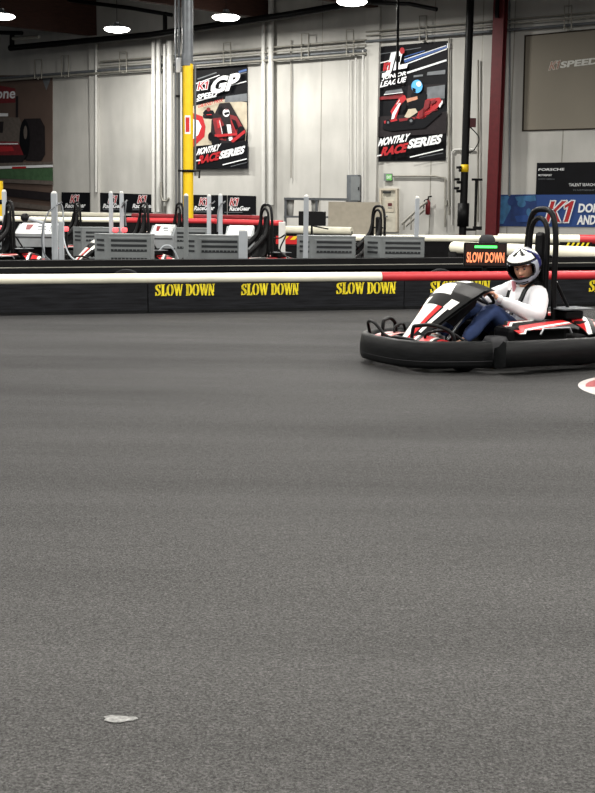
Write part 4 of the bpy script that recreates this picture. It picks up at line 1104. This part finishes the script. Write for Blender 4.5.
# parked karts
pk = [(12, 23.6, 32, 'parked kart at the left edge with tall black hoop'),
      (146, 23.5, 30, 'parked kart behind the leftmost near cabinet with white nose showing'),
      (268, 23.2, 34, 'parked kart with black seat showing between two near cabinets'),
      (380, 24.3, 34, 'parked kart behind the rightmost cabinet, only its hoop showing'),
      (79, 28.6, 30, 'farther parked kart whose hoop crosses the leftmost black banner'),
      (181, 28.4, 30, 'farther parked kart whose hoop stands before the yellow pipe')]
first_bar = None
for px, D, ph, lb in pk:
    o = copy_tree(K); o['label'] = lb
    place_kart(o, px, 220, -.60, 1.0, D, math.radians(ph))
    for sg in (1, -1):      # padded restraint bars, folded down over the empty seat
        g = MB(); g.tube(bez([(-.52, .12 * sg, 1.12), (-.47, .14 * sg, .86), (-.34, .16 * sg, .70), (-.10, .17 * sg, .50), (.12, .16 * sg, .34)], 5), [.03 + .022 * math.sin(i / 20 * math.pi) for i in range(21)], BLKM, 10)
        g.tube([(-.12, .18 * sg, .50), (.05, .19 * sg, .38)], .016, CHAR, 6); g.build('restraint_bar', o)

# ------------------------------------------------------------ the driver
def skin_mesh(name, nodes, edges, mt, parent=None, sub=2, roots=(0,), post=None):
    me = bpy.data.meshes.new(name); me.from_pydata([tuple(n[0]) for n in nodes], edges, [])
    o = bpy.data.objects.new(name, me); COL.objects.link(o)
    sk = o.modifiers.new('s', 'SKIN'); sk.use_smooth_shade = True; sk.branch_smoothing = .4
    for i, n in enumerate(nodes):
        d = me.skin_vertices[0].data[i]; r = n[1]; d.radius = r if isinstance(r, tuple) else (r, r); d.use_root = i in roots
    if sub:
        ss = o.modifiers.new('u', 'SUBSURF'); ss.levels = ss.render_levels = sub
    dg = bpy.context.evaluated_depsgraph_get()
    m2 = bpy.data.meshes.new_from_object(o.evaluated_get(dg)); bpy.data.objects.remove(o)
    if post: post(m2)
    m2.materials.clear(); m2.materials.append(mt)
    for p_ in m2.polygons: p_.use_smooth = True; p_.material_index = 0
    o = bpy.data.objects.new(name, m2); COL.objects.link(o)
    if parent: o.parent = parent
    return o
Pn = thing('person', 'person driving the kart in white sweatshirt, navy trousers and white black helmet', 'person', K.location, K.rotation_euler.z)
wc = V((.12, 0, .62)); axw = V((-.62, 0, .78)).normalized(); dnw = axw.cross(V((0, 1, 0)))
HL = wc + V((0, 1, 0)) * .152 + dnw * -.02; HR = wc - V((0, 1, 0)) * .152 + dnw * -.02
J = dict(pel=V((-.32, 0, .235)), wa=V((-.37, 0, .38)), ch=V((-.43, 0, .55)), nk=V((-.42, .0, .68)), hd0=V((-.375, .02, .75)), hd1=V((-.36, .025, .83)), hd2=V((-.37, .025, .92)),
         sl=V((-.42, .17, .635)), sr=V((-.38, -.17, .645)), el=V((-.30, .33, .42)), er=V((-.16, -.34, .50)),
         hl=V((-.28, .09, .22)), hr=V((-.28, -.09, .22)), kl=V((.10, .15, .485)), kr=V((.12, -.14, .49)), al=V((.40, .17, .20)), ar=V((.47, -.13, .22)), tl=V((.58, .18, .17)), tr=V((.62, -.13, .26)))
def wrist(h, e): return h + (e - h).normalized() * .095
wl_ = wrist(HL, J['el']); wr_ = wrist(HR, J['er'])
nodes = []; edges = []; roots = [0]
def nd(p, r, par=None):
    nodes.append((p, r))
    if par is not None: edges.append((par, len(nodes) - 1))
    return len(nodes) - 1
a0 = nd(J['pel'], .105); a1 = nd(J['wa'], .095, a0); a2 = nd(J['ch'], .11, a1); a3 = nd(J['nk'], .05, a2)
a4 = nd(J['hd0'], .066, a3); a5 = nd(J['hd1'], .082, a4); nd(J['hd2'], .06, a5)
for s_, (S, E, Wv, H, sg) in enumerate(((J['sl'], J['el'], wl_, HL, 1), (J['sr'], J['er'], wr_, HR, -1))):
    b = nd(S, .052, a2); b = nd(S.lerp(E, .5), .045, b); b = nd(E, .038, b); b = nd(E.lerp(Wv, .4), .036, b); b = nd(Wv, .024, b)
    app = (H - Wv).normalized(); b = nd(Wv + app * .045 + axw * .018, (.034, .022), b)
for hp, kn, an, to in ((J['hl'], J['kl'], J['al'], J['tl']), (J['hr'], J['kr'], J['ar'], J['tr'])):
    b = nd(hp, .085, a0); b = nd(hp.lerp(kn, .5), .072, b); b = nd(kn, .055, b); b = nd(kn.lerp(an, .4), .052, b); b = nd(an, .034, b); b = nd(to, .03, b)
# fingers: own chains rooted in the palm
for (H, Wv, sg) in ((HL, wl_, 1), (HR, wr_, -1)):
    app = (H - Wv).normalized(); rim = (dnw - app * dnw.dot(app)).normalized(); nn = rim.cross(app).normalized()
    if nn.dot(axw) < 0: nn = -nn
    pc = Wv + app * .045 + axw * .012
    for k, (o_, ln) in enumerate(((-.030, .92), (-.010, 1.0), (.010, .95), (.029, .8))):
        r_ = nd(pc + rim * o_ * .7, .010); roots.append(r_)
        q = nd(H + rim * o_ - app * .012 + nn * .026, .0095, r_); q = nd(H + rim * o_ + app * .026 * ln + nn * .018, .009, q)
        q = nd(H + rim * o_ + app * .028 * ln - nn * .014, .0085, q); nd(H + rim * o_ + app * .004 - nn * .027, .0075, q)
    r_ = nd(Wv + app * .02 - rim * .012, .011); roots.append(r_)
    q = nd(H - app * .035 - rim * .045 - nn * .004, .0105, r_); q = nd(H - app * .012 - rim * .05 - nn * .022, .0095, q); nd(H + app * .012 - rim * .046 - nn * .024, .008, q)
body = skin_mesh('body', nodes, edges, SKIN_, Pn, 2, roots)
# head frame: turned towards the camera side and slightly down
HC = V((-.350, .035, .855)); HM = Rz(math.radians(34)) @ Ry(math.radians(20)) @ Rx(math.radians(6))
def HP(x, y, z): return HC + HM @ (V((x, y, z)) * 1.16)
# face surface grown on the head: nose, cheeks, chin as one shaped mask
def face(u, v):
    a = (u - .5) * 2.3; z = -.095 + .17 * v
    rr = .088 * math.sqrt(max(.05, 1 - ((z - .0) / .125) ** 2)); x = math.cos(a) * rr * 1.06; y = math.sin(a) * rr * .9
    nose = math.exp(-((a / .17) ** 2)) * (.024 * math.exp(-(((z + .018) / .018) ** 2)) + .012 * math.exp(-(((z - .005) / .025) ** 2)))
    eye = -.009 * math.exp(-(((abs(a) - .36) / .17) ** 2)) * math.exp(-(((z - .015) / .013) ** 2))
    lip = .005 * math.exp(-((a / .3) ** 2)) * math.exp(-(((z + .048) / .009) ** 2))
    chin = .008 * math.exp(-((a / .35) ** 2)) * math.exp(-(((z + .082) / .016) ** 2))
    return HP(x + nose + eye + lip + chin, y, z)
g = MB(); g.grid(face, 40, 40, lambda u, v: SKIN_); fc = g.build('face', Pn)
for sg in (1, -1):
    c = HP(.080, .030 * sg, .014); g = MB(); g.lathe([(.001, .011), (.007, .009), (.011, .002), (.0115, -.004), (.008, -.009), (.001, -.011)], PGRY, c, HM @ Ry(math.pi / 2), 14)
    g.lathe([(.001, .0125), (.0045, .0118), (.005, .0105)], HAIR, c, HM @ Ry(math.pi / 2), 12); g.build('eye', fc)
    g = MB(); g.tube([HP(.088, (.018) * sg, .032), HP(.088, .032 * sg, .036), HP(.078, .046 * sg, .030)], .0035, HAIR, 6); g.build('eyebrow', fc)
g = MB(); g.tube([HP(.088, -.022, -.048), HP(.0965, 0, -.046), HP(.088, .022, -.048)], [.002, .0055, .002], LIPS, 8); g.build('mouth', fc)
g = MB(); g.grid(lambda u, v: HP(-.02 - .095 * math.cos((u - .5) * 2.6), .088 * math.sin((u - .5) * 2.6), -.12 + .12 * v), 12, 6, lambda u, v: HAIR); g.build('hair', Pn)
# helmet
def helm(u, v, k=1.0):
    th = (u - .5) * 2 * math.pi; ph = -1.05 + v * (math.pi / 2 + 1.05)       # th 0 = front
    rx, ry, rz = .150 * k, .134 * k, .142 * k
    x = math.cos(th) * math.cos(ph); y = math.sin(th) * math.cos(ph); z = math.sin(ph)
    ch = max(0, math.cos(th)) ** 2 * max(0, -z) * .9
    return HP((x * (1 + ch * .38)) * rx - .006, y * ry * (1 - .1 * max(0, -z)), z * rz * (1 + .05 * ch) + .012)
def hm(u, v):
    th = (u - .5) * 2 * math.pi; ph = -1.05 + v * (math.pi / 2 + 1.05)
    if abs(th) < 1.02 and -.42 < ph < .42 - .12 * abs(th): return None
    if ph < -.36: return SILV if (abs(th) < 1.9 and ph > -.80) else BLKM
    if ph < .36: return SILV if abs(th) < 1.35 else (HBLUE if ph > -.1 else BLKM)
    if ph < .58: return HBLUE if abs(th) > .9 else BLKM
    s_ = (abs(th) * 1.7 + ph * 1.1) % 1.5
    return (HBLUE if abs(th) > 1.2 else BLKM) if s_ < .66 else WHITE
g = MB(); g.grid(helm, 64, 44, hm); g.grid(lambda u, v: helm(u, v, .93), 64, 44, lambda u, v: None if hm(u, v) is None else BLKM)
hel = g.build('helmet', Pn)
def edge(off, r, mt, name, par):
    pts = []
    for i in range(40):
        q = i / 40 * 2 * math.pi; th = 1.02 * math.cos(q); ph = -.0 + .40 * math.sin(q)
        th = max(-1.02, min(1.02, th * 1.15)); ph = max(-.42, min(.40, ph * 1.2))
        u = th / (2 * math.pi) + .5; v = (ph + 1.05) / (math.pi / 2 + 1.05); pts.append(helm(u, v, off))
    g = MB(); g.tube(pts, r, mt, 8, closed=True); return g.build(name, par)
edge(.985, .007, BLKM, 'visor_gasket', hel)
def vis(u, v):
    th = (u - .5) * 2.7; ph = .44 + .42 * v; uu = th / (2 * math.pi) + .5; vv = (ph + 1.05) / (math.pi / 2 + 1.05); return helm(uu, vv, 1.05)
g = MB(); g.grid(vis, 20, 5, lambda u, v: BLKM if (v < .25 or abs(u - .5) > .46) else WHITE); g.build('visor', hel)
g = MB(); g.grid(lambda u, v: helm(.5 + (u - .5) * .30, .09 + .10 * v, 1.012), 16, 4, lambda u, v: BLKM if abs(v - .5) < .3 and abs(u - .5) < .3 else SILV); g.build('chin_vent', hel)
g = MB(); g.tube([HP(.03, -.10, -.10), HP(.06, -.09, -.17), HP(.04, -.075, -.21)], [.018, .022, .014], PINK, 8); g.build('chin_strap', Pn)
# sweatshirt
nodes = []; edges = []
b0 = nd(J['pel'] + V((-.0, 0, .05)), .165); b1 = nd(J['wa'], .165, b0); b2 = nd(J['ch'], .160, b1); b3 = nd(J['nk'] + V((0, 0, -.03)), .078, b2); nd(J['nk'] + V((.01, 0, .02)), .068, b3)
for S, E, Wv in ((J['sl'], J['el'], wl_), (J['sr'], J['er'], wr_)):
    b = nd(S, .100, b2); b = nd(S.lerp(E, .35), .096, b); b = nd(S.lerp(E, .75), .090, b); b = nd(E, .082, b); b = nd(E.lerp(Wv, .35), .076, b); b = nd(E.lerp(Wv, .75), .06, b); b = nd(E.lerp(Wv, .93), .035, b)
def wr(m2):
    from mathutils import noise
    for v in m2.vertices:
        n_ = noise.noise(v.co * 9) * .012 + noise.noise(v.co * 22) * .006; v.co += v.normal * n_
shirt = skin_mesh('sweatshirt', nodes, edges, SHIRT, Pn, 2, (0,), wr)
for E, Wv in ((J['el'], wl_), (J['er'], wr_)):
    d = (Wv - E).normalized(); c = E.lerp(Wv, .95); g = MB(); g.tube([c - d * .02, c, c + d * .02], [.036, .038, .034], SHIRT, 14); g.build('cuff', shirt)
# trousers
nodes = []; edges = []
b0 = nd(J['pel'], .12)
for hp, kn, an in ((J['hl'], J['kl'], J['al']), (J['hr'], J['kr'], J['ar'])):
    b = nd(hp, .11, b0); b = nd(hp.lerp(kn, .35), .106, b); b = nd(hp.lerp(kn, .7), .096, b); b = nd(kn, .088, b); b = nd(kn.lerp(an, .35), .078, b); b = nd(kn.lerp(an, .8), .06, b); b = nd(kn.lerp(an, .97), .05, b)
skin_mesh('trousers', nodes, edges, JEAN, Pn, 2, (0,), wr)
for an, to, mt in ((J['al'], J['tl'], SHOE), (J['ar'], J['tr'], PIPEW)):
    d = (to - an).normalized(); up_ = V((0, 0, 1)); so = skin_mesh('shoe', [(an + V((-.02, 0, .05)), (.048, .048)), (an + V((-.02, 0, -.02)), (.05, .052)), (an.lerp(to, .55) - V((0, 0, .02)), (.048, .046)), (to + d * .03 - V((0, 0, .02)), (.045, .034))], [(0, 1), (1, 2), (2, 3)], mt, Pn, 2)
    g = MB(); a = an + V((-.05, 0, -.06)); e = to + d * .06 - V((0, 0, .045)); g.tube([a, a.lerp(e, .5), e], [.04, .045, .036], PINK if mt is PIPEW else RUB, 10)
    for i, v in enumerate(g.v):
        ax_ = a + (e - a) * max(0, min(1, (V(v) - a).dot(e - a) / (e - a).length_squared)); g.v[i] = tuple(ax_ + (V(v) - ax_) * 1.0 * 1.0 if False else ax_ + V(((V(v) - ax_).x, (V(v) - ax_).y, (V(v) - ax_).z * .35)))
    g.build('sole', so)
# harness straps
for sg in (1, -1):
    pts = bez([J['ch'] + V((-.12, .10 * sg, .15)), J['ch'] + V((.0, .11 * sg, .18)), J['ch'] + V((.11, .11 * sg, .12)), J['ch'] + V((.168, .095 * sg, .0)), J['wa'] + V((.18, .06 * sg, .05))], 6)
    g = MB(); prev = []
    for p_ in pts: prev.append(p_)
    vs = []; fs = []
    for i, p_ in enumerate(prev): vs += [p_ + V((0, .024, 0)), p_ - V((0, .024, 0)), p_ - V((.012, .024, .008)), p_ + V((-.012, .024, -.008))]
    for i in range(len(prev) - 1):
        for k in range(4): fs.append((i * 4 + k, i * 4 + (k + 1) % 4, i * 4 + 4 + (k + 1) % 4, i * 4 + 4 + k))
    g.add(vs, fs, BLKM); g.build('shoulder_strap', Pn)
g = MB(); g.box(J['ch'] + V((.178, .03, -.04)), (.012, .05, .10), MAROONT, Ry(-.2), .004); g.build('chest_tag', Pn)

# ------------------------------------------------------------ floor marks
c = onz(716, 389.5, 0)
g = MB(); c = V((onz(581, 389.5, 0).x + .92, onz(581, 389.5, 0).y, .004)); R = .92
g.add([c + V((R * math.cos(i * math.pi / 30), R * math.sin(i * math.pi / 30), 0)) for i in range(60)], [tuple(range(60))], mat('floor_decal_white', (168, 164, 162), .6, var=.12, scale=8))
rp = [c + V((R * .94 * math.cos(q), R * .9 * math.sin(q), .002)) for q in [math.radians(8 + i * 164 / 24) for i in range(25)]]
g.add(rp, [tuple(range(len(rp)))], mat('floor_decal_red', (136, 46, 50), .6, var=.15, scale=8))
tag(recentre(g.build('floor_decal', fix=False)), 'round red and white marking on the track at the right edge', 'floor marking')
g = MB(); c = onz(119, 718.5, .003)
pts = []
for i in range(22):
    q = i / 22 * 2 * math.pi; r_ = 1 + .35 * math.sin(3 * q + 1) * .5 + random.uniform(-.12, .12); pts.append(c + V((.048 * r_ * math.cos(q), .022 * r_ * math.sin(q), 0)))
g.add(pts, [tuple(range(22))], mat('white_scuff', (118, 118, 116), .8, var=.5, scale=70))
tag(recentre(g.build('paint_scuff', fix=False)), 'small white paint scuff on the asphalt at lower left', 'floor marking')
